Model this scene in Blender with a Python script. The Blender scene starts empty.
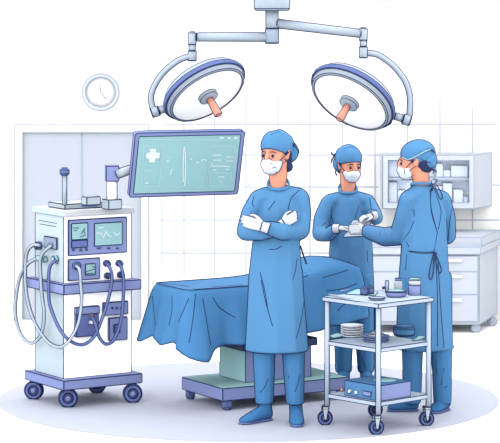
import bpy, bmesh, math, random
from mathutils import Vector, Matrix
from mathutils.bvhtree import BVHTree
random.seed(7)
C = bpy.context.scene.collection
FP, CAMY, CAMZ, HOR = 2400.0, -15.0, 2.5, -2.0
V = Vector

def P(px, py, D):                      # point at depth D in front of the camera position
    return V(((px-250)*D/FP, D+CAMY, CAMZ-(py-HOR)*D/FP))
def ray(px, py):
    return V((0, CAMY, CAMZ)), V(((px-250)/FP, 1.0, -(py-HOR)/FP)).normalized()
def hit(px, py, o, n):                 # where the line of sight meets a real plane
    a, d = ray(px, py)
    t = (o-a).dot(n)/d.dot(n)
    return a+d*t

# ------------------------------------------------------------------ materials
GAIN = 2.7
def lin(c):
    c = c/255.0
    return c/12.92 if c <= .04045 else ((c+.055)/1.055)**2.4
MATS = {}
def mat(name, rgb, gain=None, rough=.85, spec=.08, emit=0, var=0.0, metal=0):
    if name in MATS: return MATS[name]
    g = gain or GAIN
    m = bpy.data.materials.new(name); m.use_nodes = True
    nt = m.node_tree; b = nt.nodes['Principled BSDF']
    col = tuple(min(.93, lin(c)/g) for c in rgb)+(1,)
    b.inputs['Base Color'].default_value = col
    b.inputs['Roughness'].default_value = rough
    b.inputs['Specular IOR Level'].default_value = spec
    b.inputs['Metallic'].default_value = metal
    if var:
        no = nt.nodes.new('ShaderNodeTexNoise'); no.inputs['Scale'].default_value = 6
        tc = nt.nodes.new('ShaderNodeTexCoord'); mx = nt.nodes.new('ShaderNodeMix'); mx.data_type = 'RGBA'
        mx.inputs[6].default_value = tuple(c*(1-var) for c in col[:3])+(1,)
        mx.inputs[7].default_value = tuple(min(.93, c*(1+var)) for c in col[:3])+(1,)
        nt.links.new(tc.outputs['Object'], no.inputs['Vector']); nt.links.new(no.outputs['Fac'], mx.inputs[0])
        nt.links.new(mx.outputs[2], b.inputs['Base Color'])
    if emit:
        b.inputs['Emission Color'].default_value = tuple(lin(c) for c in rgb)+(1,)
        b.inputs['Emission Strength'].default_value = emit
    MATS[name] = m
    return m
WHITE = mat('white_paint', (255, 255, 255), gain=1.08)
WALLM = mat('wall_paint', (255, 255, 255), gain=1.8)
FLOORM = mat('floor_paint', (255, 255, 255), gain=1.4)
PANE = mat('door_pane', (224, 232, 246), gain=2.75)
INK = mat('ink_line', (46, 58, 108))
PALEINK = mat('pale_line', (196, 211, 236), gain=2.4)
GRIDINK = mat('tile_line', (222, 231, 246), gain=2.5)
GOWN = mat('gown_cloth', (101, 163, 219), var=.02)
PANTS = mat('trouser_cloth', (88, 153, 213), var=.02)
CAPM = mat('cap_cloth', (98, 163, 219), var=.02)
DRAPE = mat('drape_cloth', (88, 154, 214), var=.02)
SHOEM = mat('shoe_cloth', (78, 143, 206))
SKIN = mat('skin', (244, 168, 141), gain=2.1)
HAIR = mat('hair', (58, 68, 112))
MASKM = mat('mask_cloth', (232, 240, 251), gain=2.1)
GLOVE = mat('glove_rubber', (234, 240, 250), gain=2.6)
STEEL = mat('pale_metal', (199, 214, 232), rough=.5, spec=.3)
STEEL2 = mat('cool_metal', (203, 218, 230), rough=.5, spec=.3)
PURP = mat('violet_plastic', (142, 155, 207), gain=2.05)
DPURP = mat('dark_violet_plastic', (107, 122, 180), gain=2.1)
TEAL = mat('teal_glass', (166, 215, 221))
TEAL2 = mat('teal_plastic', (173, 221, 224), gain=2.1)
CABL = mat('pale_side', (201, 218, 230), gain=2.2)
DECK = mat('dark_deck', (86, 100, 145))
BOX = mat('blue_case', (100, 156, 212))
BGB = mat('background_blue', (226, 234, 247), gain=2.35)
BGD = mat('background_blue_deep', (218, 228, 245), gain=1.9)
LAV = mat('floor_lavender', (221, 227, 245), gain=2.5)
ORANGE = mat('salmon_handle', (246, 172, 150), gain=2.1)
LAMPW = mat('lamp_glass', (255, 255, 255), emit=.6)
SCR = mat('screen', (166, 215, 221), gain=2.3, rough=.4, spec=.2)
SCRW = mat('screen_mark', (226, 240, 248), gain=1.9)
SCRL = mat('screen_mark_soft', (192, 226, 232), gain=2.1)
TIE = mat('tie_cord', (62, 74, 122))
TIEL = mat('tie_pale', (176, 214, 232))

# ------------------------------------------------------------------ mesh helpers
def put_tube(bm, pts, r, n=6, mi=0, caps=True, smooth=True):
    pts = [V(p) for p in pts]
    q = [pts[0]]
    for p in pts[1:]:
        if (p-q[-1]).length > 1e-5: q.append(p)
    pts = q
    if len(pts) < 2: return
    rr = r if isinstance(r, (list, tuple)) else [r]*len(pts)
    if len(rr) != len(pts): rr = [rr[0]]*len(pts)
    rings = []; up = None
    for i, p in enumerate(pts):
        if i == 0: t = pts[1]-p
        elif i == len(pts)-1: t = p-pts[i-1]
        else: t = (pts[i+1]-p).normalized()+(p-pts[i-1]).normalized()
        if t.length < 1e-9: t = pts[i]-pts[i-1]
        t.normalize()
        if up is None:
            a = V((0, 0, 1)) if abs(t.z) < .9 else V((1, 0, 0))
            up = t.cross(a).normalized()
        else:
            up = (up-t*up.dot(t))
            if up.length < 1e-6: up = t.orthogonal()
            up.normalize()
        w = t.cross(up)
        rings.append([bm.verts.new(p+(up*math.cos(2*math.pi*k/n)+w*math.sin(2*math.pi*k/n))*rr[i]) for k in range(n)])
    for a, b in zip(rings, rings[1:]):
        for k in range(n):
            f = bm.faces.new((a[k], a[(k+1) % n], b[(k+1) % n], b[k])); f.material_index = mi; f.smooth = smooth
    if caps:
        f = bm.faces.new(rings[0][::-1]); f.material_index = mi
        f = bm.faces.new(rings[-1]); f.material_index = mi

def crom(pts, n=6):
    pts = [V(p) for p in pts]
    if len(pts) < 3: return pts
    e = [pts[0]*2-pts[1]]+pts+[pts[-1]*2-pts[-2]]
    out = []
    for i in range(1, len(e)-2):
        p0, p1, p2, p3 = e[i-1:i+3]
        for k in range(n):
            t = k/n
            out.append(.5*((2*p1)+(p2-p0)*t+(2*p0-5*p1+4*p2-p3)*t*t+(3*p1-p0-3*p2+p3)*t**3))
    out.append(pts[-1])
    return out

def ribbon(bm, pts, nrm, w, lift=.0, mi=0):
    nrm = V(nrm).normalized(); pts = [V(p)+nrm*lift for p in pts]
    for a, b in zip(pts, pts[1:]):
        d = (b-a)
        if d.length < 1e-5: continue
        d.normalize(); s = nrm.cross(d).normalized()*w; a2, b2 = a-d*w*.5, b+d*w*.5
        f = bm.faces.new([bm.verts.new(q) for q in (a2-s, b2-s, b2+s, a2+s)]); f.material_index = mi

def quadface(bm, vs, mi=0):
    f = bm.faces.new([bm.verts.new(v) for v in vs]); f.material_index = mi; return f

def add_box(bm, c, sx, sy, sz, rot=0, bev=0, M=None, mi=0):
    """box centred at c (x,y) with its bottom at c.z"""
    R = M or (Matrix.Translation(V(c)) @ Matrix.Rotation(rot, 4, 'Z'))
    b2 = bmesh.new(); bmesh.ops.create_cube(b2, size=1)
    for v in b2.verts: v.co = V((v.co.x*sx, v.co.y*sy, (v.co.z+.5)*sz))
    if bev: bmesh.ops.bevel(b2, geom=b2.edges[:], offset=bev, segments=3, profile=.5, affect='EDGES')
    merge(bm, b2, R, mi)

def merge(bm, b2, M=None, mi=None, smooth=None):
    if M is not None: bmesh.ops.transform(b2, matrix=M, verts=b2.verts[:])
    mp = {}
    for v in b2.verts: mp[v] = bm.verts.new(v.co)
    for f in b2.faces:
        try:
            g = bm.faces.new([mp[v] for v in f.verts])
        except ValueError:
            continue
        g.material_index = f.material_index if mi is None else mi
        g.smooth = f.smooth if smooth is None else smooth
    b2.free()

def add_prism(bm, pts, z0, z1, mi=0, M=None):
    """vertical prism on a plan outline"""
    b2 = bmesh.new()
    lo = [b2.verts.new((p[0], p[1], z0)) for p in pts]; hi = [b2.verts.new((p[0], p[1], z1)) for p in pts]
    n = len(pts)
    b2.faces.new(lo[::-1]); b2.faces.new(hi)
    for i in range(n): b2.faces.new((lo[i], lo[(i+1) % n], hi[(i+1) % n], hi[i]))
    bmesh.ops.recalc_face_normals(b2, faces=b2.faces[:])
    merge(bm, b2, M, mi)

def add_lathe(bm, prof, M=None, n=32, mi=0, mis=None):
    """profile [(r,z)] around z"""
    b2 = bmesh.new(); rings = []
    for r, z in prof:
        if r < 1e-6: rings.append([b2.verts.new((0, 0, z))])
        else: rings.append([b2.verts.new((r*math.cos(2*math.pi*k/n), r*math.sin(2*math.pi*k/n), z)) for k in range(n)])
    for j, (a, b) in enumerate(zip(rings, rings[1:])):
        for k in range(n):
            k2 = (k+1) % n
            vs = [a[k], a[k2], b[k2], b[k]] if len(a) > 1 and len(b) > 1 else ([a[0], b[k2], b[k]] if len(a) == 1 else [a[k], a[k2], b[0]])
            f = b2.faces.new(vs); f.smooth = True; f.material_index = mis[j] if mis else mi
    bmesh.ops.recalc_face_normals(b2, faces=b2.faces[:])
    merge(bm, b2, M)

def axis_mat(loc, z):
    z = V(z).normalized()
    return Matrix.Translation(V(loc)) @ z.to_track_quat('Z', 'Y').to_matrix().to_4x4()
def add_cyl(bm, p0, p1, r, r2=None, n=24, mi=0, bev=.0):
    p0, p1 = V(p0), V(p1); L = (p1-p0).length; r2 = r if r2 is None else r2
    prof = [(0, 0), (r, 0), (r2, L), (0, L)] if not bev else [(0, 0), (r-bev, 0), (r, bev), (r2, L-bev), (r2-bev, L), (0, L)]
    add_lathe(bm, prof, axis_mat(p0, p1-p0), n, mi)
def add_ell(bm, c, r, M=None, sub=3, mi=0):
    b2 = bmesh.new(); bmesh.ops.create_icosphere(b2, subdivisions=sub, radius=1)
    for v in b2.verts: v.co = V((v.co.x*r[0]+c[0], v.co.y*r[1]+c[1], v.co.z*r[2]+c[2]))
    merge(bm, b2, M, mi, True)
def tri(r): return r if isinstance(r, (tuple, list)) else (r, r, r)
def hull(bm, a, ra, b, rb, M=None, sub=2):
    b2 = bmesh.new()
    for c, r in ((a, tri(ra)), (b, tri(rb))):
        b3 = bmesh.new(); bmesh.ops.create_icosphere(b3, subdivisions=sub, radius=1)
        for v in b3.verts: b2.verts.new((v.co.x*r[0]+c[0], v.co.y*r[1]+c[1], v.co.z*r[2]+c[2]))
        b3.free()
    res = bmesh.ops.convex_hull(b2, input=b2.verts[:])
    bmesh.ops.delete(b2, geom=list({g for g in res['geom_interior'] if isinstance(g, bmesh.types.BMVert)}), context='VERTS')
    merge(bm, b2, M, 0, True)
def chain(bm, nodes, M=None, sub=2):
    for (a, ra), (b, rb) in zip(nodes, nodes[1:]): hull(bm, a, ra, b, rb, M, sub)

def remesh(bm, voxel, smooth=6, fac=.5):
    me = bpy.data.meshes.new('tmp'); bm.to_mesh(me); bm.free()
    o = bpy.data.objects.new('tmp', me); C.objects.link(o)
    md = o.modifiers.new('r', 'REMESH'); md.mode = 'VOXEL'; md.voxel_size = voxel; md.adaptivity = 0
    if smooth:
        s = o.modifiers.new('s', 'SMOOTH'); s.factor = fac; s.iterations = smooth
    dg = bpy.context.evaluated_depsgraph_get(); dg.update()
    m2 = bpy.data.meshes.new_from_object(o.evaluated_get(dg))
    bpy.data.objects.remove(o); bpy.data.meshes.remove(me)
    out = bmesh.new(); out.from_mesh(m2); bpy.data.meshes.remove(m2)
    for f in out.faces: f.smooth = True; f.material_index = 0
    return out

LOOK = V((0, 1, -.07)).normalized()
def ink(bm, r=.0029, mi=1, ang=38, sharp=True, contour=True, fast=False, minlen=.03, zmin=None):
    """drawn border lines: thin round piping on the sharp edges and along the side seams"""
    bm.normal_update(); bm.verts.index_update()
    faces = [f for f in bm.faces if f.material_index != mi]
    fs = set(faces); lines = []; th = math.radians(ang)
    if sharp:
        for e in bm.edges:
            lf = [f for f in e.link_faces if f in fs]
            if (len(lf) == 1) or (len(lf) == 2 and lf[0].normal.angle(lf[1].normal, 0) > th):
                lines.append((e.verts[0].co.copy(), e.verts[1].co.copy()))
    chains = []
    if contour:
        cth = math.cos(math.radians(32)); segs = []
        for f in faces:
            if not f.smooth: continue
            vs = f.verts
            if fast: g = [v.normal.dot(LOOK) for v in vs]
            else:
                g = []
                for v in vs:
                    n = V((0, 0, 0))
                    for h in v.link_faces:
                        if h in fs and h.normal.dot(f.normal) > cth: n += h.normal
                    g.append(n.normalized().dot(LOOK) if n.length else f.normal.dot(LOOK))
            g = [x if abs(x) > 1e-6 else 1e-6 for x in g]
            cr = []
            k = len(vs)
            for i in range(k):
                j = (i+1) % k
                if g[i]*g[j] < 0:
                    t = g[i]/(g[i]-g[j]); nn_ = vs[i].normal if fast else f.normal; key = (min(vs[i].index, vs[j].index), max(vs[i].index, vs[j].index))
                    cr.append((key, vs[i].co.lerp(vs[j].co, t)+nn_*(r*.6)))
            if len(cr) == 2: segs.append(cr)
            elif len(cr) == 4: segs.append(cr[:2]); segs.append(cr[2:])
        adj = {}
        for i, s in enumerate(segs):
            for key, p in s: adj.setdefault(key, []).append(i)
        used = set()
        for i in range(len(segs)):
            if i in used: continue
            used.add(i); (ka, pa), (kb, pb) = segs[i]
            ch = [pa, pb]
            for end in (1, 0):
                key = kb if end else ka
                while True:
                    nx = [j for j in adj[key] if j not in used]
                    if not nx: break
                    j = nx[0]; used.add(j)
                    (k1, p1), (k2, p2) = segs[j]
                    key, p = (k2, p2) if k1 == key else (k1, p1)
                    if end: ch.append(p)
                    else: ch.insert(0, p)
            if sum((a-b).length for a, b in zip(ch, ch[1:])) >= minlen: chains.append(ch)
    for a, b in lines: put_tube(bm, (a, b), r, 5, mi, caps=False)
    for ch in chains:
        if fast:
            for _ in range(3):
                ch = [ch[0]]+[(ch[i-1]+ch[i]*2+ch[i+1])/4 for i in range(1, len(ch)-1)]+[ch[-1]]
            L = 0; keep = [ch[0]]
            for p in ch[1:]:
                if (p-keep[-1]).length > .008: keep.append(p)
            ch = keep
        put_tube(bm, ch, r*(1.35 if fast else 1.15), 5, mi, caps=True)
    if DBG: print('INK', len(lines), len(chains), sum(len(c_) for c_ in chains))

DBG = False
def obj(name, bm, mats, parent=None, label=None, base=None):
    me = bpy.data.meshes.new(name)
    off = V((0, 0, 0))
    if parent is not None: off = WB[parent.name]
    elif base is not None: off = V(base)
    if off.length: bmesh.ops.translate(bm, vec=-off, verts=bm.verts[:])
    bm.to_mesh(me); bm.free()
    for m in (mats if isinstance(mats, (list, tuple)) else [mats]): me.materials.append(m)
    o = bpy.data.objects.new(name, me); C.objects.link(o)
    if parent is not None: o.parent = parent; WB[o.name] = off
    else: o.location = off; WB[o.name] = off
    if label: o['label'] = label
    return o
WB = {}
def thing(name, label, cat, loc, group=None):
    o = bpy.data.objects.new(name, None); C.objects.link(o); o.location = loc; WB[o.name] = V(loc)
    o['label'] = label; o['category'] = cat
    if group: o['group'] = group
    return o
def tag(o, label, cat, group=None):
    o['label'] = label; o['category'] = cat
    if group: o['group'] = group
    return o
def struct(o): o['kind'] = 'structure'; return o
def inked(name, bm, m, parent=None, label=None, r=.0029, im=None, base=None, **k):
    mm = list(m) if isinstance(m, (list, tuple)) else [m]
    ink(bm, r, len(mm), **k)
    return obj(name, bm, mm+[im or INK], parent, label, base)
def copytree(o, delta, parent=None):
    c = o.copy(); C.objects.link(c)
    if parent is not None: c.parent = parent
    if delta is not None: c.location = o.location+V(delta)
    for ch in list(o.children): copytree(ch, None, c)
    return c

def strip(bm, pts, r=.0029, mi=0, bvh=None, off=0):
    """a drawn fold or seam laid on a surface; pts are seen positions"""
    out = []
    for px, py in crom2(pts):
        a, d = ray(px, py); h = bvh.ray_cast(a, d)
        if h[0] is not None: out.append(h[0]-d*off)
    if len(out) > 1: put_tube(bm, out, r, 5, mi)
def crom2(pts): return [(p.x, p.y) for p in crom([V((a, b, 0)) for a, b in pts], 8)]

# ------------------------------------------------------------------ the room
WALL_D = 18.6; WY = WALL_D+CAMY
bm = bmesh.new()
quadface(bm, [(-4.5, -3.5, 0), (4.5, -3.5, 0), (4.5, WY, 0), (-4.5, WY, 0)])
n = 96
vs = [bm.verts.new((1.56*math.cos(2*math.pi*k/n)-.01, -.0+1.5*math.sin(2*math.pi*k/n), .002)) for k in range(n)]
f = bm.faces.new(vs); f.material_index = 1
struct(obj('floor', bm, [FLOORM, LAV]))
bm = bmesh.new()
add_box(bm, (0, WY+.06, 0), 9, .12, 2.56)
sW = FP/WALL_D
def wx(px): return (px-250)/sW
def wz(py): return CAMZ-(py-HOR)/sW
GW = .0052
hls = [(wz(y), wx(a), wx(b)) for y, a, b in ((124.5, 162, 497), (155, 152, 484), (187, 240, 378), (187.01, 160, 239), (220, 160, 376), (253, 160, 340), (185, 484, 500), (220.01, 456, 500))]
def tile_joint(xa_, xb_, za_, zb_): quadface(bm, [(xa_, WY-.003, za_), (xb_, WY-.003, za_), (xb_, WY-.003, zb_), (xa_, WY-.003, zb_)], 1)
for z_, a, b in hls: tile_joint(a, b, z_-GW, z_+GW)
for x, a, b in ((184, 120, 276), (214.5, 98, 276), (246, 96, 280), (278, 97, 270), (310, 99, 262), (342.5, 112, 262), (375, 104, 262), (407.5, 97, 262), (440, 97, 236), (472.5, 108, 236), (162, 196, 262)):
    X = wx(x); z0_, z1_ = wz(b), wz(a)
    cuts = sorted(z_ for z_, p_, q_ in hls if p_ <= X <= q_ and z0_ < z_ < z1_)
    for u_, v_ in zip([z0_]+[c+GW for c in cuts], [c-GW for c in cuts]+[z1_]):
        if v_ > u_: tile_joint(X-GW, X+GW, u_, v_)
struct(obj('wall_back', bm, [WALLM, GRIDINK]))
bm = bmesh.new(); add_box(bm, (0, (WY-2.0)/2, CAMZ+.04), 7, WY+2.0, .08)
struct(obj('ceiling', bm, WHITE))

# sliding door on the left of the wall
door = bpy.data.objects.new('door_1', None); C.objects.link(door); door.location = (wx(82), WY, 0); WB['door_1'] = V((wx(82), WY, 0)); door['kind'] = 'structure'
bm = bmesh.new(); y = WY-.03
x0, x1, xi0, xi1, zt, zi, zb = wx(15), wx(148.5), wx(23), wx(141.3), wz(124), wz(132), wz(318.6)
add_box(bm, ((x0+xi0)/2, WY-.02, 0), xi0-x0, .04, zt); add_box(bm, ((x1+xi1)/2, WY-.02, 0), x1-xi1, .04, zt)
add_box(bm, ((xi0+xi1)/2, WY-.02, zi), xi1-xi0, .04, zt-zi); add_box(bm, ((xi0+xi1)/2, WY-.02, 0), xi1-xi0, .04, zb)
for pts in ([(x0, y-.012, 0), (x0, y-.012, zt), (x1, y-.012, zt), (x1, y-.012, 0)], [(xi0, y-.012, zb), (xi0, y-.012, zi), (xi1, y-.012, zi), (xi1, y-.012, zb), (xi0, y-.012, zb)]):
    put_tube(bm, pts, .0042, 5, 1)
obj('door_frame', bm, [WALLM, PALEINK], door)
xm = wx(82)
for a, b in ((xi0, xm-.004), (xm+.004, xi1)):
    bm = bmesh.new(); add_box(bm, ((a+b)/2, WY-.015, zb), b-a, .012, zi-zb)
    obj('door_panel', bm, [PANE], door)
bm = bmesh.new(); put_tube(bm, [(xm, y+.008, zb), (xm, y+.008, zi)], .005, 6)
obj('door_stile', bm, [PALEINK], door)

# clock
cx, cz = wx(100.8), wz(92)
clk = thing('wall_clock', 'round white wall clock with pale blue rim above the wide glass door', 'clock', (cx, WY, cz))
bm = bmesh.new(); Mc = axis_mat((cx, WY, cz), (0, -1, 0))
add_lathe(bm, [(.118, 0), (.118, .03), (.141, .035), (.143, .0)], Mc, 48)
inked('rim', bm, BGD, clk, r=.003, im=PALEINK)
bm = bmesh.new(); add_lathe(bm, [(0, .012), (.119, .012), (.119, 0), (0, 0)], Mc, 48)
obj('clock_face', bm, WALLM, clk)
for dx, dz in ((0, 7.4), (6.2, -6.6)):
    bm = bmesh.new(); put_tube(bm, [(cx, WY-.018, cz), (cx+dx*.6/sW, WY-.018, cz+dz*.75/sW), (cx+dx/sW, WY-.018, cz+dz/sW)], .0042, 6)
    obj('hand', bm, PALEINK, clk)

# wall cabinet (right), its right side slanting back to the wall
DF = 18.3; YF = DF+CAMY; sF = FP/DF
def fx(px, D=None): return (px-250)*(D or DF)/FP
def fz(py, D=None): return CAMZ-(py-HOR)*(D or DF)/FP
cab = thing('wall_cabinet', 'pale blue wall cabinet with glass front hanging behind the surgeon', 'cabinet', (fx(430), WY, fz(209)))
xa, xb = fx(382.5), fx(474); xc = wx(491.5)
zt, zb = fz(155), fz(208.7)
bm = bmesh.new()
def hollow(bm, xa, xb, xc, y0, y1, z0, z1, t=.03):
    # plan: front xa..xb at y0, right side slants to xc at y1
    add_prism(bm, [(xa, y0), (xb, y0), (xc, y1), (xa, y1)], z0, z0+t)
    add_prism(bm, [(xa, y0), (xb, y0), (xc, y1), (xa, y1)], z1-t, z1)
    add_prism(bm, [(xa, y0), (xa+t, y0), (xa+t, y1), (xa, y1)], z0+t, z1-t)
    add_prism(bm, [(xb-.02, y0), (xb, y0), (xc, y1), (xc-.05, y1)], z0+t, z1-t)
hollow(bm, xa, xb, xc, YF, WY-.002, zb, zt)
BGI = mat('background_blue_light', (226, 234, 248), gain=1.0)
obj('body', bm, BGB, cab)
bm = bmesh.new(); add_box(bm, ((xa+xb)/2, YF+.14, zb+.03), xb-xa-.055, .012, zt-zb-.06); obj('back_panel', bm, BGI, cab)
bm = bmesh.new()
q = [(xa, YF, zb), (xb, YF, zb), (xb, YF, zt), (xa, YF, zt), (xa, YF, zb)]
put_tube(bm, q, .0042, 5); put_tube(bm, [(xb, YF, zt), (xc, WY, zt), (xc, WY, zb), (xb, YF, zb)], .0042, 5)
obj('edge_trim', bm, PALEINK, cab)
bm = bmesh.new(); z1, z0 = fz(160), fz(202.5); a, b = fx(388), fx(469)
# door frame with round corners
fr = .02
for (u0, u1, w0, w1) in ((xa+.004, a, zb+.004, zt-.004), (b, xb-.004, zb+.004, zt-.004), (a, b, z1, zt-.004), (a, b, zb+.004, z0)):
    add_box(bm, ((u0+u1)/2, YF-.010, w0), u1-u0, .016, w1-w0)
put_tube(bm, [(a, YF-.018, z0), (b, YF-.018, z0), (b, YF-.018, z1), (a, YF-.018, z1), (a, YF-.018, z0)], .0036, 5, 1)
cdoor = obj('door', bm, [BGB, PALEINK], cab)
gm = bpy.data.materials.new('cabinet_glass'); gm.use_nodes = True; nt = gm.node_tree; nt.nodes.clear()
o_ = nt.nodes.new('ShaderNodeOutputMaterial'); tr = nt.nodes.new('ShaderNodeBsdfTransparent'); gl = nt.nodes.new('ShaderNodeBsdfGlossy'); mx = nt.nodes.new('ShaderNodeMixShader')
tr.inputs[0].default_value = (.97, .98, 1, 1); gl.inputs['Roughness'].default_value = .3; mx.inputs[0].default_value = .03
nt.links.new(tr.outputs[0], mx.inputs[1]); nt.links.new(gl.outputs[0], mx.inputs[2]); nt.links.new(mx.outputs[0], o_.inputs[0])
bm = bmesh.new(); add_box(bm, ((a+b)/2, YF-.004, z0), b-a, .004, z1-z0); obj('glass', bm, gm, cdoor)
bm = bmesh.new(); zs = fz(178.5); add_box(bm, ((a+b)/2, YF+.07, zs-.012), b-a+.03, .12, .02)
put_tube(bm, [(a-.01, YF+.008, zs+.008), (b+.01, YF+.008, zs+.008)], .0035, 5, 1); put_tube(bm, [(a-.01, YF+.008, zs-.012), (b+.01, YF+.008, zs-.012)], .0035, 5, 1)
obj('shelf', bm, [BGB, PALEINK], cab)
items = [(389, 399, 160.8, 0, 'tall box at the left end of the upper shelf'), (400, 405, 168.5, 0, 'narrow box beside the tall one on the upper shelf'),
         (436, 443, 163.5, 0, 'slim upright box on the upper shelf behind the cap'), (443.5, 450, 170, 0, 'small low carton on the upper shelf'), (451, 467.5, 165.5, 0, 'wide box at the right end of the upper shelf'),
         (389, 397, 182, 1, 'upright box at the left end of the lower shelf'), (398, 405, 190, 1, 'short carton low in the cabinet by the surgeon shoulder'),
         (436, 442, 186, 1, 'slim carton on the lower shelf behind the neck'), (443, 452, 183, 1, 'broad carton in the middle of the lower shelf'), (453.5, 463, 189.5, 1, 'squat box near the right end of the lower shelf'), (463.6, 468, 196.5, 1, 'tiny box in the right corner of the lower shelf')]
for x0_, x1_, yt, low, lab in items:
    A, B = fx(x0_, DF+.045), fx(x1_, DF+.045); zb_ = (fz(202.5)-.02 if low else zs+.009); zb_ = zb+.0305 if low else zb_
    zt_ = fz(yt, DF+.06); bm = bmesh.new(); add_box(bm, ((A+B)/2, YF+.085, zb_), B-A, .085, zt_-zb_)
    o = inked('carton', bm, mat('carton_blue', (222, 231, 247), gain=1.5), None, r=.0032, im=PALEINK, base=((A+B)/2, YF+.085, zb_)); tag(o, 'pale '+lab, 'box', 'cartons in the wall cabinet')

# drawer cabinet under it
DF = 17.9; YF = DF+CAMY
xl, xr = fx(367), fx(479.5); Yb = WY-.08; xrb = (499.5-250)*(Yb-CAMY)/FP
dc = thing('drawer_cabinet', 'pale blue wheeled drawer cabinet against the wall behind the surgeon', 'cabinet', ((xl+xr)/2, YF+.3, 0))
bm = bmesh.new(); zB = fz(324.5); zT = fz(254)
add_prism(bm, [(xl, YF), (xr, YF), (xrb-.02, Yb), (xl, Yb)], zB, zT)
inked('body', bm, BGB, dc, im=PALEINK, r=.0034)
bm = bmesh.new(); zt0 = fz(247); zt1 = fz(238)
add_prism(bm, [(xl-.01, YF-.02), (xr+.005, YF-.02), (xrb, Yb), (xl-.01, Yb)], zT+.001, zt0)
add_prism(bm, [(xl-.01, YF+.05), (xr+.02, YF+.05), (xrb, Yb-.0), (xl-.01, Yb)], zt0, zt1)
inked('worktop', bm, BGB, dc, im=PALEINK, r=.0034)
for y0_, y1_, hy in ((256, 271, 260.2), (271.6, 294, 276.2), (294.6, 321, 300)):
    bm = bmesh.new(); z1, z0 = fz(y0_), fz(y1_); add_box(bm, ((xl+xr)/2, YF-.008, z0), xr-xl-.03, .016, z1-z0)
    dr = inked('drawer', bm, BGB, dc, im=PALEINK, r=.0028)
    bm = bmesh.new(); zz = fz(hy)
    add_box(bm, (fx(449), YF-.026, zz-.012), .19, .02, .026, bev=.008)
    inked('handle', bm, mat('cab_handle', (240, 244, 251), gain=2.0), dr, im=PALEINK, r=.003, ang=20, contour=False, sharp=False)
for (px, D) in ((372, DF+.06), (476, DF+.04), (492, 18.3)):
    bm = bmesh.new(); X = fx(px, D); Y = D+CAMY; rr = .034
    add_cyl(bm, (X, Y-.015, rr), (X, Y+.015, rr), rr, n=20); add_box(bm, (X, Y, rr), .02, .045, zB-rr)
    inked('caster', bm, BGD, dc, im=PALEINK, r=.003)

# ------------------------------------------------------------------ casters shared by the wheeled things
def caster(parent, X, Y, r, ztop, w=.03, yaw=0, wm=None, hm=None, fm=None, fork=True, ro=.0028):
    ax = V((math.sin(yaw), -math.cos(yaw), 0)); c = V((X, Y, r))
    bm = bmesh.new()
    if fork:
        side = V((math.cos(yaw), math.sin(yaw), 0))
        for s in (-1, 1):
            q = c+ax*(s*(w/2+.008))
            b2 = bmesh.new(); pts = [V((-.006, 0, -.008)), V((.006, 0, -.008)), V((.022, 0, ztop-r)), V((-.016, 0, ztop-r))]
            for t in (-.003, .003):
                for p in pts: b2.verts.new(V((0, t, 0))+p)
            b2.verts.ensure_lookup_table(); v = b2.verts
            b2.faces.new((v[0], v[1], v[2], v[3])); b2.faces.new((v[7], v[6], v[5], v[4]))
            for i in range(4): j = (i+1) % 4; b2.faces.new((v[j], v[i], v[i+4], v[j+4]))
            merge(bm, b2, Matrix.Translation(q) @ Matrix.Rotation(yaw, 4, 'Z'), 0)
        add_cyl(bm, (X, Y, r*1.9 if r*1.9 < ztop-.01 else ztop-.014), (X, Y, ztop), .018, n=16)
        add_box(bm, (X+side.x*.003, Y+side.y*.003, max(ztop-.016, 2*r+.002)), .04, w+.02, max(.004, min(.012, ztop-2*r-.002)), rot=yaw)
    else:
        add_cyl(bm, (X, Y, r*1.2), (X, Y, ztop), .016, n=16)
    top = inked('caster', bm, fm or STEEL2, parent, r=ro*.8)
    WB[top.name] = WB[parent.name]
    bm = bmesh.new()
    M = axis_mat(c-ax*(w/2), ax)
    add_lathe(bm, [(0, 0), (r*.9, 0), (r, w*.18), (r, w*.82), (r*.9, w), (r*.55, w), (r*.5, w-.004), (0, w-.004)], M, 28)
    inked('wheel', bm, wm or PURP, top, r=ro, ang=34)
    bm = bmesh.new(); add_lathe(bm, [(0, -.004), (r*.32, -.004), (r*.32, w+.004), (0, w+.004)], M, 20)
    inked('hub', bm, hm or STEEL2, top, r=ro*.7)
    return top

# ------------------------------------------------------------------ ventilator machine on the left
rot = math.radians(32.8); U = V((math.cos(rot), math.sin(rot), 0)); W = V((-math.sin(rot), math.cos(rot), 0))
mc = V((-1.036, 14.915+CAMY, 0))
mach = thing('anesthesia_machine', 'tall white wheeled anaesthesia machine with hoses and a screen arm', 'medical machine', mc)
def mbox(w, d, z0, z1, bev=.0, u0=0, w0=0):
    b = bmesh.new(); add_box(b, mc+U*u0+W*w0+V((0, 0, z0)), w, d, z1-z0, rot, bev); return b
def shade_sides(b, front=0, side=1):  # shade painted in: left and back faces take a greyer tone
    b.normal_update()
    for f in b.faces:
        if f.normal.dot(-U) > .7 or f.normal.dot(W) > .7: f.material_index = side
b = mbox(.477, .369, .759, 1.166); shade_sides(b); inked('upper_cabinet', b, [WHITE, CABL], mach, contour=False)
b = mbox(.50, .41, 1.166, 1.203, .006); shade_sides(b); inked('top_slab', b, [mat('slab_white', (243, 246, 252)), CABL], mach, ang=50, contour=False, r=.002)
b = mbox(.545, .50, .697, .759, .008); inked('middle_shelf', b, PURP, mach, ang=28, contour=False, r=.002)
b = mbox(.477, .369, .178, .697); shade_sides(b); inked('lower_cabinet', b, [WHITE, CABL], mach, contour=False)
b = mbox(.554, .514, .118, .178, .008); inked('base', b, PURP, mach, ang=28, contour=False, r=.002)
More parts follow.
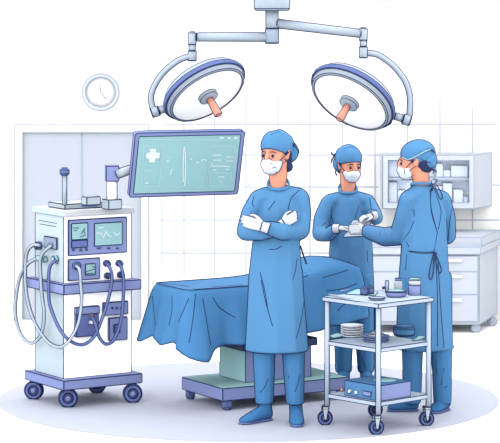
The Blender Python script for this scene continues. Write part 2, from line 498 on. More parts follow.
for px, D, yw in ((68, 14.66, .1), (34, 14.95, -.15), (132.6, 14.83, .15), (97, 15.2, 0)):
    p = P(px, 0, D); caster(mach, p.x, p.y, .058, .118, w=.045, yaw=yw, wm=DPURP, hm=PURP, fm=DPURP, fork=False, ro=.003)
hw, hd = .477/2, .369/2
Fo = mc-W*hd; Lo = mc-U*hw       # points on front plane and on left side plane
def on_front(px, py, off=0): return hit(px, py, Fo-W*off, W)
def on_left(px, py, off=0): return hit(px, py, Lo-U*off, U)
def panel(name, on, quad, t, m, parent=mach, r=.0024, bev=.004, im=None, lbl=None, off=0):
    """a slab lying on a face, outline from seen corners (left top, right bottom), t thick"""
    (xa_, ya_), (xb_, yb_) = quad
    p, q = on(xa_, ya_, off), on(xb_, yb_, off)
    n_ = -W if on is on_front else -U
    sd = U if on is on_front else -W
    wd = (q-p).dot(sd); h = p.z-q.z
    c = (p+q)/2; c.z = q.z
    b = bmesh.new()
    ang = math.atan2(sd.y, sd.x)
    add_box(b, V((c.x, c.y, c.z))+n_*(t/2), abs(wd), t, h, ang, bev)
    return inked(name, b, m, parent, lbl, r=r, ang=25, contour=False, im=im)
dp = panel('display_panel', on_front, ((67.5, 220), (126, 252)), .014, PURP, bev=.005)
panel('screen', on_front, ((71, 223.5), (87.5, 239)), .006, SCR, dp, off=.012)
panel('screen', on_front, ((94, 223.3), (122, 244.5)), .006, SCR, dp, off=.012)
panel('readout', on_front, ((71, 240.6), (87.3, 247)), .006, DPURP, dp, off=.012)
def marks(name, parent, on, polys, m, off, r=.003):
    b = bmesh.new()
    nn_ = -W if on is on_front else -U
    for pl in polys: ribbon(b, [on(x, y, off) for x, y in pl], nn_, r*.8, .001)
    return obj(name, b, m, parent)
marks('waveform', dp, on_front, [[(96.5, 234), (98, 232), (99.5, 234), (101, 233), (103, 238), (106, 231.5), (108, 235), (111, 236.5)], [(113.5, 232.5), (117, 235.5), (119.5, 233)]], SCRW, .02, .0035)
marks('waveform', dp, on_front, [[(98, 228), (103, 227.5)]], SCRW, .02, .0035)
marks('reading', dp, on_front, [[(73, 228), (79, 228)], [(74, 230.5), (77, 230.3)], [(81, 234), (85, 228)], [(80, 237), (85.5, 235)], [(84, 229), (84.5, 234)]], DECK, .02, .003)
for x, y in ((73, 249.5), (80.5, 249.8), (86, 249.2)):
    b = bmesh.new(); p = on_front(x, y, .014); add_cyl(b, p, p-W*.008, .009, n=14); obj('button', b, DECK, dp)
for x, w_ in ((99, .03), (108.5, .026), (117.5, .022)):
    b = bmesh.new(); p = on_front(x, 248.2, .016); add_box(b, p+V((0, 0, -.005)), w_, .008, .010, rot, .003); obj('button', b, DECK, dp)
sp = panel('socket_panel', on_front, ((67.5, 259.5), (99, 278.5)), .014, PURP, bev=.004)
panel('screen', on_front, ((85, 264), (95, 274.5)), .006, SCR, sp, off=.012)
marks('reading', sp, on_front, [[(85, 272), (90, 270.5), (95, 269)], [(86, 274), (94, 273)], [(92, 266), (95, 268)]], DECK, .02, .003)
b = bmesh.new(); p = on_front(75.5, 265.5, .014); add_cyl(b, p, p-W*.03, .022, n=20); inked('connector', b, DPURP, sp, r=.0024)
for x, y in ((105.5, 263), (118, 263), (106.5, 275.5), (119.5, 274.5)):
    b = bmesh.new(); p = on_front(x, y, 0); add_cyl(b, p, p-W*.028, .019, n=20, bev=.004); add_cyl(b, p-W*.028, p-W*.045+V((0, 0, -.003)), .013, n=16)
    inked('socket', b, DPURP, mach, r=.0024)
b_ = panel('pump_box', on_front, ((74.2, 307.5), (96.5, 335)), .03, DPURP, bev=.006)
panel('lid', on_front, ((74, 307), (96.8, 312.5)), .036, PURP, b_, off=.0)
for x, y, m_ in ((91, 315.5, ORANGE), (90.5, 322.3, WHITE)):
    b = bmesh.new(); p = on_front(x, y, .03); add_cyl(b, p, p-W*.014, .0125, n=16); inked('knob', b, m_, b_, r=.0022)
pl = panel('outlet_strip', on_front, ((102.3, 302.5), (126.5, 313.5)), .02, PURP, bev=.004)
for x in (112, 116.7, 121):
    b = bmesh.new(); p = on_front(x, 307.8, .02); add_cyl(b, p, p-W*.006, .008, n=14); obj('outlet', b, DECK, pl)
pl = panel('switch_plate', on_front, ((107.7, 318), (126, 339)), .018, PURP, bev=.004)
panel('switch', on_front, ((113.5, 324.5), (119.5, 332.5)), .01, DPURP, pl, off=.018)
pl = panel('side_socket', on_left, ((45.6, 236), (58, 249.5)), .012, mat('socket_pale', (168, 184, 216)), bev=.003)
b = bmesh.new(); p = on_left(51.7, 245.3, .012); add_cyl(b, p, p-U*.02, .014, n=16); inked('plug', b, STEEL, pl, r=.0022)
b = bmesh.new(); p = on_left(41, 245.5, 0); add_cyl(b, p, p-U*.04+V((0, 0, 0)), .022, n=18, bev=.004); inked('socket', b, DPURP, mach, r=.0024)
b = bmesh.new(); p = on_left(57, 259.5, 0); add_cyl(b, p, p-U*.03, .024, n=18, bev=.004); inked('socket', b, TEAL2, mach, r=.0024)
b = bmesh.new(); p = on_left(47, 259, 0); put_tube(b, [p+V((.0, 0, 0))-U*.022-W*.02, p-U*.022+W*.03], .016, 12); put_tube(b, [p-U*.022+W*.03, p-U*.022+W*.09], .013, 12)
inked('coupling', b, TEAL2, mach, r=.0022)
marks('vent_line', mach, on_left, [[(39, 220.3), (57, 223.5)], [(40, 224), (56, 226.5)]], INK, .001, .0022)
# hoses hang in front of the middle shelf
def shelfD(px):
    if px < 64: return 14.98+(14.53-14.98)*(px-24)/(64-24) if px > 15 else 15.02
    return 14.53+(14.85-14.53)*(px-64)/(142-64)
def hose(pts, r, m, start=None, end=None, off=.035):
    q = []
    for i, (x, y) in enumerate(pts): q.append(P(x, y, shelfD(x)-off))
    if start is not None: q = [start]+q
    if end is not None: q = q+[end]
    b = bmesh.new(); put_tube(b, crom(q, 6), r, 10)
    inked('hose', b, m, mach, r=.0019, sharp=False, fast=True)
hose([(27.6, 264), (20.5, 275), (16.5, 294), (15.3, 314), (20.4, 334), (30.6, 343.5), (41, 335), (44.3, 314), (42, 296), (40.6, 275), (41, 256)], .0085, STEEL, on_left(36, 258.5, .03), on_left(51, 245.5, .03))
hose([(33, 245), (27, 252), (25.3, 268), (26, 290), (29.5, 308), (37.4, 328), (51, 344.5), (64.6, 345.5), (77, 327), (81.6, 303), (80.8, 285), (79.5, 270)], .0085, STEEL, on_left(40, 245.5, .045), on_front(75.8, 265.5, .04), off=.055)
hose([(50, 266), (48.6, 280), (49, 300), (51.5, 310), (58, 326), (68, 339.5), (81.6, 345), (94, 337), (104.5, 312), (110, 292), (112, 278), (110.5, 269)], .0078, DPURP, on_left(56.5, 259.8, .03), on_front(106.2, 263, .04), off=.04)
hose([(95.5, 324), (99, 337), (106.5, 344.5), (115, 338), (121.5, 318), (123.5, 292), (123.6, 279), (122, 269)], .0078, DPURP, on_front(91.5, 316, .045), on_front(118.5, 263, .04), off=.045)
# column and monitor on the machine
pc = hit(112, 209, V((0, 0, 1.203)), V((0, 0, 1))); mcx, mcy = pc.x, pc.y; Dm = mcy-CAMY
def mz(py): return CAMZ-(py-HOR)*Dm/FP
b = bmesh.new(); add_box(b, (mcx, mcy, 1.2035), .095, .085, mz(199)-1.2035, rot, .006); inked('column_foot', b, CABL, mach, ang=28, contour=False, r=.002)
b = bmesh.new(); add_cyl(b, (mcx, mcy, mz(199.5)), (mcx, mcy, mz(180)), .029); inked('column', b, WHITE, mach)
b = bmesh.new(); add_box(b, (mcx, mcy, mz(181)), .08, .075, mz(165.5)-mz(181), .15, .005); inked('column_head', b, PURP, mach, ang=28, contour=False, r=.002)
# the monitor
psi, phi = math.radians(20), math.radians(18)
mr = V((math.cos(psi), math.sin(psi), 0)); nh = V((math.sin(psi), -math.cos(psi), 0))
mu = (V((0, 0, 1))*math.cos(phi)+nh*math.sin(phi)).normalized(); mn = mr.cross(mu)   # mn points at viewer side?
if mn.y > 0: mn = -mn
mo = P(187.2, 164, 14.75)
MW, MH = 108/FP*14.75/math.cos(psi), 65/FP*14.75/math.cos(phi)*1.0
Mm = Matrix((( mr.x, -mn.x, mu.x, mo.x), (mr.y, -mn.y, mu.y, mo.y), (mr.z, -mn.z, mu.z, mo.z), (0, 0, 0, 1)))
def rrect(w, h, r, n=5):
    out = []
    for cx_, cz_, a0 in ((w/2-r, h/2-r, 0), (-w/2+r, h/2-r, 90), (-w/2+r, -h/2+r, 180), (w/2-r, -h/2+r, 270)):
        for k in range(n+1):
            a_ = math.radians(a0+90*k/n); out.append((cx_+r*math.cos(a_), cz_+r*math.sin(a_)))
    return out
def plate(b, w, h, r, y0, y1, mi=0, cx_=0, cz_=0):
    o2 = rrect(w, h, r); lo = [b.verts.new((x+cx_, y0, z+cz_)) for x, z in o2]; hi = [b.verts.new((x+cx_, y1, z+cz_)) for x, z in o2]
    fs = [b.faces.new(lo), b.faces.new(hi[::-1])]
    for i in range(len(o2)): j = (i+1) % len(o2); fs.append(b.faces.new((lo[j], lo[i], hi[i], hi[j])))
    for f in fs: f.material_index = mi
b = bmesh.new(); plate(b, MW, MH, .018, 0, .035); bmesh.ops.recalc_face_normals(b, faces=b.faces[:])
bmesh.ops.transform(b, matrix=Mm, verts=b.verts[:])
mon = inked('monitor', b, PURP, mach, 'wide violet-framed screen on the arm, teal display', ang=50, contour=False, r=.0032)
sw, sh = MW-.05, MH-.045
b = bmesh.new(); plate(b, sw, sh, .006, -.003, .005); bmesh.ops.recalc_face_normals(b, faces=b.faces[:]); bmesh.ops.transform(b, matrix=Mm, verts=b.verts[:])
inked('screen', b, SCR, mon, ang=50, contour=False, r=.0024)
ms = lambda px, py: hit(px, py, mo+mn*.0055, mn)
def scr(name, polys, m, r):
    b = bmesh.new()
    for p_ in polys: ribbon(b, [ms(x, y) for x, y in p_], mn, r*.85, .001)
    obj(name, b, m, mon)
b = bmesh.new()
for (ax_, ay_, bx_, by_) in ((150.3, 149, 154.8, 162.2), (146.6, 152.8, 159.2, 158.2)):
    p, q = ms(ax_, ay_), ms(bx_, by_); w_ = (q-p).dot(mr); h_ = abs((q-p).dot(mu)); c_ = (p+q)/2
    M2 = Mm.copy(); M2.translation = c_; b2 = bmesh.new(); plate(b2, w_, h_, .008, -.003 if w_ < h_ else -.0022, .003 if w_ < h_ else .0022); merge(b, b2, M2)
obj('cross_symbol', b, SCRW, mon)
scr('graph_trace', [[(183.3, 182), (183, 170), (183.6, 150), (184.4, 146), (185.3, 152), (185.6, 168), (184.8, 185), (183.6, 186)]], SCRW, .0042)
scr('graph_trace', [[(170, 175), (171.8, 169)], [(167, 161.5), (168.5, 160)], [(170, 157.5), (170.6, 157.3)], [(190, 158.5), (192, 159.5)], [(196.5, 162.6), (198.8, 162.4)], [(201.5, 161), (203, 159.2), (205.5, 159.6), (206, 161)]], SCRW, .0036)
scr('layout_line', [[(138.5, 139.7), (238, 139.7)], [(144, 146), (163.5, 146)], [(144, 146), (141, 186), (159, 186.5), (163.5, 146)], [(144, 170.5), (152.5, 170.5)], [(162, 190), (200, 190.3)],
                 [(212.5, 146.5), (234.5, 146.5), (233, 168)], [(212, 146.5), (206.2, 189)], [(211, 171), (209, 186.5)], [(211, 172.5), (231.5, 173), (230.3, 186.8), (209, 186.6)]], SCRL, .0026)
scr('text_row', [[(213, 155), (221, 155)], [(213, 160), (221.5, 160)], [(226, 161), (233, 161)], [(226, 157), (233, 157)], [(212, 163), (211.5, 166), (230, 166.4)], [(213, 170), (216, 169.8)], [(226, 169.5), (229, 169.4)], [(218, 177), (224, 176.6)], [(220, 181.6), (221.4, 181.6)], [(145, 183.2), (148.5, 182.6)]], SCRW, .0034)
scr('status_icon', [[(220, 137.8), (223.5, 137.8)], [(228, 137.8), (230, 137.8)], [(234.2, 137.8), (237, 137.8)]], SCRW, .006)
b = bmesh.new(); pa = V((mcx, mcy, mz(174)))+V((.03, -.02, 0)); pb = mo-mn*.07-mr*.26+V((0, 0, .0))
pe = hit(133, 168.5, V((0, pb.y, 0)), V((0, 1, 0)))
add_cyl(b, pa, pe, .027, .024, n=20); add_cyl(b, pe, mo-mr*.19-mn*.03+V((0, 0, .02)), .024, .03, n=20)
inked('monitor_arm', b, STEEL2, mach)
# things on its top
T = V((0, 0, 1.2035))
tz = 1.2035
def topxy(px, py, z=1.2035): return hit(px, py, V((0, 0, z)), V((0, 0, 1)))
tr_ = topxy(79, 213); 
trc = mc+U*(-.05)+W*(-.02)
st = thing('pole_stand', 'slim pole with round violet tip on a flat pale tray', 'pole stand', trc+T)
b = bmesh.new(); add_box(b, trc+T, .30, .22, .034, rot, .008); inked('tray', b, STEEL2, st, ang=28, contour=False, r=.002)
b = bmesh.new(); p = trc-W*.111+T+V((0, 0, .011)); add_box(b, p+U*.02, .11, .006, .014, rot, .002); obj('slot', b, DPURP, st)
pp = topxy(64.6, 205, tz+.034); b = bmesh.new(); pz = lambda y_: CAMZ-(y_-HOR)*(pp.y-CAMY)/FP
add_cyl(b, (pp.x, pp.y, tz+.034), (pp.x, pp.y, pz(175)), .0125, n=16); inked('pole', b, STEEL, st, r=.0024)
b = bmesh.new(); add_lathe(b, [(0, 0), (.018, .002), (.027, .013), (.027, .036), (.018, .047), (0, .049)], Matrix.Translation((pp.x, pp.y, pz(175.6))), 24); inked('tip', b, DPURP, st, r=.0024)
bx = topxy(91, 205, tz+.034); b = bmesh.new(); add_box(b, bx, .10, .07, .055, rot, .01); 
o = inked('device_box', b, STEEL2, None, ang=28, contour=False, r=.002, base=bx); tag(o, 'small rounded grey box on the tray beside the screen column', 'box')

# ------------------------------------------------------------------ ceiling surgical light
DL = 14.9; sl = FP/DL
lc = P(272, 0, DL); sg = thing('surgical_light', 'twin-headed surgical light with two arms hanging from the ceiling', 'surgical light', (lc.x, lc.y, 2.54))
LZ = lambda y_: CAMZ-(y_-HOR)/sl
b = bmesh.new(); add_cyl(b, (lc.x, lc.y, LZ(10.5)), (lc.x, lc.y, 2.54), .108, n=40, bev=.012); inked('ceiling_plate', b, STEEL, sg)
b = bmesh.new(); add_cyl(b, (lc.x, lc.y, LZ(29)), (lc.x, lc.y, LZ(9)), .036); inked('stem', b, STEEL, sg)
b = bmesh.new(); add_cyl(b, (lc.x, lc.y, LZ(43.5)), (lc.x, lc.y, LZ(28)), .040, bev=.005); inked('swivel_hub', b, mat('hub_metal', (184, 202, 224)), sg)
def lamp(arm0, arm1, jx, jt, jb, yoke, piv0, piv1, cen, tilt, handle, R=.275):
    b = bmesh.new(); add_cyl(b, P(*arm0), P(*arm1), .026, .024); inked('arm', b, STEEL, sg, 'pale grey swivelling arm')
    D = arm1[2]; x = P(jx, 0, D).x; y = D+CAMY; z = lambda q_: CAMZ-(q_-HOR)*D/FP
    b = bmesh.new(); add_cyl(b, (x, y, z(jt+14)), (x, y, z(jt)), .023, bev=.008); add_cyl(b, (x, y, z(jt+20)), (x, y, z(jt+13)), .018); add_cyl(b, (x, y, z(jb)), (x, y, z(jt+19)), .024, bev=.004)
    inked('joint', b, STEEL, sg)
    b = bmesh.new(); put_tube(b, crom([P(*q_) for q_ in yoke], 6), .0155, 12); inked('yoke', b, STEEL, sg, sharp=False)
    n_ = V((tilt[0], tilt[1], tilt[2])).normalized()
    c = P(*cen)
    M = axis_mat(c, n_)
    b = bmesh.new(); p0, p1 = P(*piv0), P(*piv1); d_ = (p1-p0).normalized()
    add_cyl(b, p0-d_*.0, p0+d_*.05, .03, bev=.004); add_cyl(b, p0+d_*.05, p1, .02); inked('pivot', b, STEEL, sg)
    b = bmesh.new()
    add_lathe(b, [(0, -.075), (R*.55, -.075), (R*.90, -.055), (R*.955, -.02), (R*1.0, -.018), (R*1.015, -.004), (R*1.0, .012), (R*.965, .012), (R*.93, .04), (R*.88, .045), (R*.87, .036), (0, .036)],
              M, 64, mis=[0, 0, 0, 1, 1, 1, 1, 0, 0, 0, 0])
    hd_ = inked('lamp_head', b, [STEEL, DPURP], sg, r=.0026, ang=33)
    b = bmesh.new(); add_lathe(b, [(0, .0375), (R*.865, .0375), (R*.865, .040), (0, .040)], M, 64); obj('lamp_lens', b, LAMPW, hd_)
    b = bmesh.new(); add_lathe(b, [(0, .04), (.062, .04), (.06, .062), (.05, .066), (.03, .07), (0, .07)], M, 32); inked('lamp_collar', b, STEEL, hd_, r=.0024)
    b = bmesh.new(); add_lathe(b, [(0, .07), (.018, .07), (.021, .12), (.024, handle-.01), (.02, handle), (0, handle)], M, 20); inked('lamp_handle', b, ORANGE, hd_, 'salmon pink handle', r=.0024)
lamp((268, 37, DL), (197, 37, DL), 192.2, 31.5, 61, [(191, 56, DL), (180, 59.5, DL), (170.6, 66, DL), (163, 73, DL), (156.5, 82, DL), (152.3, 91, DL), (151, 99, DL), (153, 110.5, DL)],
     (151.5, 113, DL), (165, 108.5, DL), (204.5, 90.3, DL+.02), (.46, -.50, -.76), .20)
lamp((277, 23.5, DL), (361, 33.5, DL-.02), 363.3, 27.3, 58, [(366, 53, DL), (377, 54.5, DL), (389, 62, DL), (399, 72, DL), (406.5, 84, DL), (410, 98, DL), (409.5, 116, DL)],
     (410.5, 121, DL), (395, 116, DL), (352.8, 97.2, DL+.02), (-.48, -.54, -.74), .19, .283)

# ------------------------------------------------------------------ operating table with its drape
tr0 = math.radians(30); TU = V((math.cos(tr0), math.sin(tr0), 0)); TV = V((-math.sin(tr0), math.cos(tr0), 0))
t0 = V((-.375, 14.49+CAMY, 0)); TL, TWd = 1.245, .45
tcen = t0+TU*TL/2+TV*TWd/2
ot = thing('operating_table', 'operating table pedestal on a violet wheeled base under the blue drape', 'operating table', (tcen.x, tcen.y, 0))
bf = V((-.165, 14.5+CAMY, 0)); bl, bw = .90, .52; bc = bf+TU*bl/2+TV*bw/2
b = bmesh.new(); add_box(b, bc+V((0, 0, .062)), bl, bw, .078, tr0, .006)
b.normal_update()
for f in b.faces:
    if f.normal.z > .8: f.material_index = 1
inked('base', b, [PURP, TEAL2], ot, ang=28, contour=False, r=.002)
for u_, v_ in ((.045, .03), (.045, .49), (.86, .03), (.86, .49)):
    p = bf+TU*u_+TV*v_; b = bmesh.new(); add_box(b, p+V((0, 0, .022)), .05, .045, .042, tr0, .006); add_cyl(b, p-TV*.014+V((0, 0, .024)), p+TV*.014+V((0, 0, .024)), .024, n=18)
    inked('caster', b, DPURP, ot, r=.0022)
cf = V((-.028, 14.72+CAMY, 0)); cl_, cw_ = .47, .32; cc = cf+TU*cl_/2+TV*cw_/2
b = bmesh.new(); add_box(b, cc+V((0, 0, .14)), cl_, cw_, .2, tr0); b.normal_update()
for f in b.faces:
    if f.normal.dot(-TU) > .8: f.material_index = 1
inked('column', b, [PURP, TEAL2], ot, contour=False)
b = bmesh.new(); add_box(b, cc+V((0, 0, .34)), cl_+.06, cw_+.05, .045, tr0); inked('deck', b, DECK, ot, contour=False)
b = bmesh.new(); add_box(b, cc+V((0, 0, .385)), cl_-.1, cw_-.06, .30, tr0); obj('lift_post', b, PURP, ot)
b = bmesh.new(); add_box(b, tcen+V((0, 0, .685)), TL-.03, TWd-.03, .045, tr0, .01); obj('tabletop', b, DECK, ot)
# drape: rings of a rounded rectangle, top with a raised pillow end, folds growing down
b = bmesh.new(); NS = 240
def rr_pt(s, L, Wd, r):
    per = 2*(L-2*r)+2*(Wd-2*r)+2*math.pi*r; d = (s % 1)*per
    segs = [('l', L-2*r, V((-L/2+r, -Wd/2, 0)), V((1, 0, 0))), ('a', math.pi*r/2, V((L/2-r, -Wd/2+r, 0)), -90), ('l', Wd-2*r, V((L/2, -Wd/2+r, 0)), V((0, 1, 0))), ('a', math.pi*r/2, V((L/2-r, Wd/2-r, 0)), 0),
            ('l', L-2*r, V((L/2-r, Wd/2, 0)), V((-1, 0, 0))), ('a', math.pi*r/2, V((-L/2+r, Wd/2-r, 0)), 90), ('l', Wd-2*r, V((-L/2, Wd/2-r, 0)), V((0, -1, 0))), ('a', math.pi*r/2, V((-L/2+r, -Wd/2+r, 0)), 180)]
    for k, ln, o_, dr_ in segs:
        if d <= ln:
            if k == 'l': p = o_+dr_*d; nn = V((dr_.y, -dr_.x, 0)); return p, nn
            a_ = math.radians(dr_)+d/r; nn = V((math.cos(a_), math.sin(a_), 0)); return o_+nn*r, nn
        d -= ln
    return V((-L/2+r, -Wd/2, 0)), V((0, -1, 0))
def hump(x, y):
    h = .128*math.exp(-((x-.47)/.30)**2)*(1-.25*(y/.25)**2)
    return h
rings = []
for fr_ in (.0, .12, .25, .4, .55, .7, .82, .91, .97):
    ring = []
    for k in range(NS):
        p, nn = rr_pt(k/NS, TL, TWd, .05)
        q = V((p.x*fr_, p.y*fr_, 0)); q.z = .733+hump(q.x, q.y)*(1-fr_**8*.2); ring.append(q)
    rings.append(ring)
def hemz(s, x, y, nn):
    a = math.atan2(y, x)
    base = .40
    if nn.y < -.5: # near long side
        t = (x+TL/2)/TL
        base = .405-.0*t
        base = .405+(.10*max(0, (t-.45))/.55)
        base += -.085*math.exp(-((t-.045)/.05)**2)
    elif nn.x < -.5: base = .425+.02*math.sin(y*22)-.03*math.exp(-((y-.22)/.06)**2)
    elif nn.x > .5: base = .50
    else: base = .45
    return base
hz = []
for k in range(NS):
    p, nn = rr_pt(k/NS, TL, TWd, .05); hz.append(hemz(k/NS, p.x, p.y, nn))
for _ in range(5): hz = [(hz[k-1]+2*hz[k]+hz[(k+1) % NS])/4 for k in range(NS)]
for j in range(0, 22):
    t = j/21; ring = []
    for k in range(NS):
        s = k/NS; p, nn = rr_pt(s, TL, TWd, .05)
        zt_ = .735+hump(p.x, p.y)*.80
        zz = zt_+(hz[k]-zt_)*t-.012*(1-math.exp(-t*30))
        fold = (.018*math.sin(s*2*math.pi*13+.6)+.010*math.sin(s*2*math.pi*23+2))*t**1.1
        fl = .010*(1-math.exp(-t*25))+.055*t+max(0, -nn.x)*.03*t**.7+max(0, nn.x)*.03*t**.5
        lobe = .06*math.exp(-(((p.x+TL/2)/TL-.045)/.06)**2)*(nn.y < -.3)*t
        q = p+nn*(fl+fold+lobe); ring.append(V((q.x, q.y, zz)))
    rings.append(ring)
MT = Matrix.Translation(tcen) @ Matrix.Rotation(tr0, 4, 'Z')
vr = [[b.verts.new(MT @ q) for q in ring] for ring in rings[1:]]
c0 = b.verts.new(MT @ V((0, 0, .733+hump(0, 0))))
for k in range(NS):
    b.faces.new((c0, vr[0][k], vr[0][(k+1) % NS]))
for a_, b2_ in zip(vr, vr[1:]):
    for k in range(NS): b.faces.new((a_[k], b2_[k], b2_[(k+1) % NS], a_[(k+1) % NS]))
for f in b.faces: f.smooth = True
b.normal_update()
bv = BVHTree.FromBMesh(b)
ring_top = [v.co.copy() for v in vr[9]]; hemring = [v.co.copy() for v in vr[-1]]
# thickness: inner skin
ink(b, .0028, 1, ang=60, fast=True, minlen=.08)
for pts in ([(157, 282.5), (172, 284.5), (189.5, 286.5)], [(212, 287), (228, 286), (243, 285)], [(152.5, 296), (154, 312), (156, 327)], [(172, 296), (172, 310), (169, 325)], [(189, 298), (184, 309), (178.5, 322)],
            [(195.5, 294), (193, 318), (189, 343)], [(202.5, 298), (206, 318), (210.5, 345)], [(212.5, 297), (220, 308), (235, 317.5)], [(149, 297), (151, 289)], [(305, 273), (319, 274)], [(323, 277.5), (335, 274), (348, 270)],
            [(327, 291), (343, 288.5), (357, 283.5)], [(337.5, 311), (342, 306), (348, 303)], [(360, 270), (362, 275)], [(228, 277), (244, 279)]):
    strip(b, pts, .0026, 1, bv)
o = obj('surgical_drape', b, [DRAPE, INK], None, base=(tcen.x, tcen.y, .733)); tag(o, 'blue cloth drape covering the operating table, hanging in folds', 'drape')
sm = o.modifiers.new('thick', 'SOLIDIFY'); sm.thickness = .003; sm.offset = -1

# ------------------------------------------------------------------ instrument trolley
cF, cL, cR, cB = V((.752, 13.75+CAMY, 0)), V((.438, 14.03+CAMY, 0)), V((1.058, 14.03+CAMY, 0)), V((.742, 14.33+CAMY, 0))
ccx = (cF+cL+cR+cB)/4; carot = math.atan2((cR-cF).y, (cR-cF).x); CU = (cR-cF).normalized(); CV = V((-CU.y, CU.x, 0)); cs = .425
tro = thing('instrument_trolley', 'three-shelf metal instrument trolley on casters in the right foreground', 'trolley', (ccx.x, ccx.y, 0))
TROM = mat('trolley_metal', (199, 215, 236), gain=2.2)
def shelf(z, t=.026, s=cs, m=TROM):
    b = bmesh.new(); add_box(b, ccx+V((0, 0, z-t)), s, s, t, carot, .004)
    b.normal_update()
    inked('shelf', b, m, tro, ang=28, contour=False, r=.0019)
shelf(.752, s=cs+.035); shelf(.494); shelf(.186)
for i, (a_, b2_) in enumerate(((-1, -1), (1, -1), (-1, 1), (1, 1))):
    p = ccx+CU*(a_*cs/2*.985)+CV*(b2_*cs/2*.985); b = bmesh.new(); add_cyl(b, p+V((0, 0, .112)), p+V((0, 0, .727)), .0135, n=16)
    inked('post', b, TEAL2 if (a_, b2_) == (1, 1) else TROM, tro, r=.0024, sharp=False)
    caster(tro, p.x-.012, p.y, .043, .114, w=.024, yaw=(.25, .2, .0, .3)[i], wm=DPURP, hm=STEEL2, fm=STEEL2)
ZT = .7525
def tp(px, py, z=ZT): return hit(px, py, V((0, 0, z)), V((0, 0, 1)))
def single(name, b, m, at_, label, cat, group=None, **k):
    o = inked(name, b, m, None, base=at_, **k); tag(o, label, cat, group); return o
def flat(name, pts, z, t, m, label, cat, r=.0016, group=None):
    b = bmesh.new(); q = [tp(x, y, z) for x, y in pts]; add_prism(b, [(p.x, p.y) for p in q], z, z+t)
    c = sum(q, V((0, 0, 0)))/len(q); return single(name, b, m, c, label, cat, group, r=r, contour=False)
flat('sterile_mat', [(345, 294.4), (357, 289.5), (378, 292.5), (375, 296)], ZT, .003, TEAL2, 'flat teal mat lying under the vials on the trolley top', 'mat')
# vials
for px, py, rr, lab in ((364.2, 290.8, .021, 'violet stoppered vial on the trolley top, the left one of the pair'), (370.4, 290, .020, 'violet stoppered vial on the trolley top, nearer the dish')):
    p = tp(px, py+4, ZT+.003); t_ = thing('vial', lab, 'vial', p, 'violet vials on the trolley')
    b = bmesh.new(); add_cyl(b, p, p+V((0, 0, .042)), rr, n=20, bev=.006); inked('bottle_body', b, DPURP, t_, r=.002)
    b = bmesh.new(); add_cyl(b, p+V((0, 0, .042)), p+V((0, 0, .05)), .009, n=16); inked('stopper', b, PURP, t_, r=.0018)
# scalpel and forceps
def tool(name, pts, label, cat, m=STEEL2, r=.0045, z=ZT+.005):
    b = bmesh.new(); q = [tp(x, y, z) for x, y in pts]; put_tube(b, q, [r*.6]+[r]*(len(q)-2)+[r*.35], 8); single(name, b, m, q[0], label, cat, r=.0015, sharp=False)
tool('forceps', [(328.5, 294.5), (339, 296.4), (353, 299.2)], 'long steel forceps lying at the left edge of the trolley top', 'forceps', r=.007, z=ZT+.008)
tool('scalpel', [(353, 302.5), (362, 303), (374, 303.6)], 'thin scalpel lying near the front corner of the trolley top', 'scalpel', z=ZT+.0055)
tool('probe', [(341, 290.7), (350, 289.2)], 'short steel probe behind the teal mat on the trolley', 'probe', z=ZT+.0055)
b = bmesh.new(); p = tp(377, 300); add_lathe(b, [(0, .0), (.035, .0), (.05, .012), (.047, .014), (.034, .006), (0, .005)], Matrix.Translation(p), 28); single('dish', b, STEEL, p, 'shallow oval steel dish in front of the vials', 'dish', r=.002)
b = bmesh.new(); p = tp(396, 296.8); add_lathe(b, [(0, 0), (.045, 0), (.056, .012), (.058, .03), (.055, .03), (.05, .024), (0, .024)], Matrix.Translation(p) , 32)
t_ = thing('bowl', 'violet bowl with teal content on the trolley top beside the jar', 'bowl', p); inked('bowl_body', b, PURP, t_, r=.0024)
b = bmesh.new(); add_lathe(b, [(0, .024), (.055, .024), (.055, .034), (.05, .038), (0, .038)], Matrix.Translation(p), 32); inked('content', b, TEAL2, t_, r=.002)
p = tp(398, 292.4); t_ = thing('bottle', 'small grey capped bottle behind the violet bowl', 'bottle', p)
b = bmesh.new(); add_lathe(b, [(0, 0), (.025, 0), (.025, .06), (.018, .072), (0, .072)], Matrix.Translation(p), 24); inked('bottle_body', b, STEEL2, t_, r=.0024)
b = bmesh.new(); add_cyl(b, p+V((0, 0, .072)), p+V((0, 0, .084)), .018, n=20); inked('cap', b, PURP, t_, r=.002)
p = tp(387, 292.5); t_ = thing('syringe', 'small upright syringe with dark tap left of the bottle', 'syringe', p)
b = bmesh.new(); add_cyl(b, p, p+V((0, 0, .07)), .0085, n=14); inked('barrel', b, STEEL, t_, r=.0022)
b = bmesh.new(); add_cyl(b, p+V((-.03, 0, .026)), p+V((-.006, 0, .03)), .009, n=12); obj('tap', b, DECK, t_)
p = tp(414.5, 295); t_ = thing('jar', 'glass jar half filled with violet liquid at the trolley right corner', 'jar', p)
b = bmesh.new(); add_lathe(b, [(0, 0), (.032, 0), (.034, .004), (.034, .06), (0, .06)], Matrix.Translation(p), 28); inked('liquid', b, PURP, t_, r=.0024)
b = bmesh.new(); add_lathe(b, [(0, .0602), (.0335, .0602), (.0335, .088), (0, .088)], Matrix.Translation(p), 28); inked('jar_body', b, mat('jar_white', (246, 248, 253)), t_, r=.002)
b = bmesh.new(); add_lathe(b, [(0, .0882), (.034, .0882), (.034, .097), (.029, .1), (0, .1)], Matrix.Translation(p), 28); inked('lid', b, TEAL2, t_, r=.0024)
ZM = .4945
p = tp(352, 336.5, ZM)
PL = None
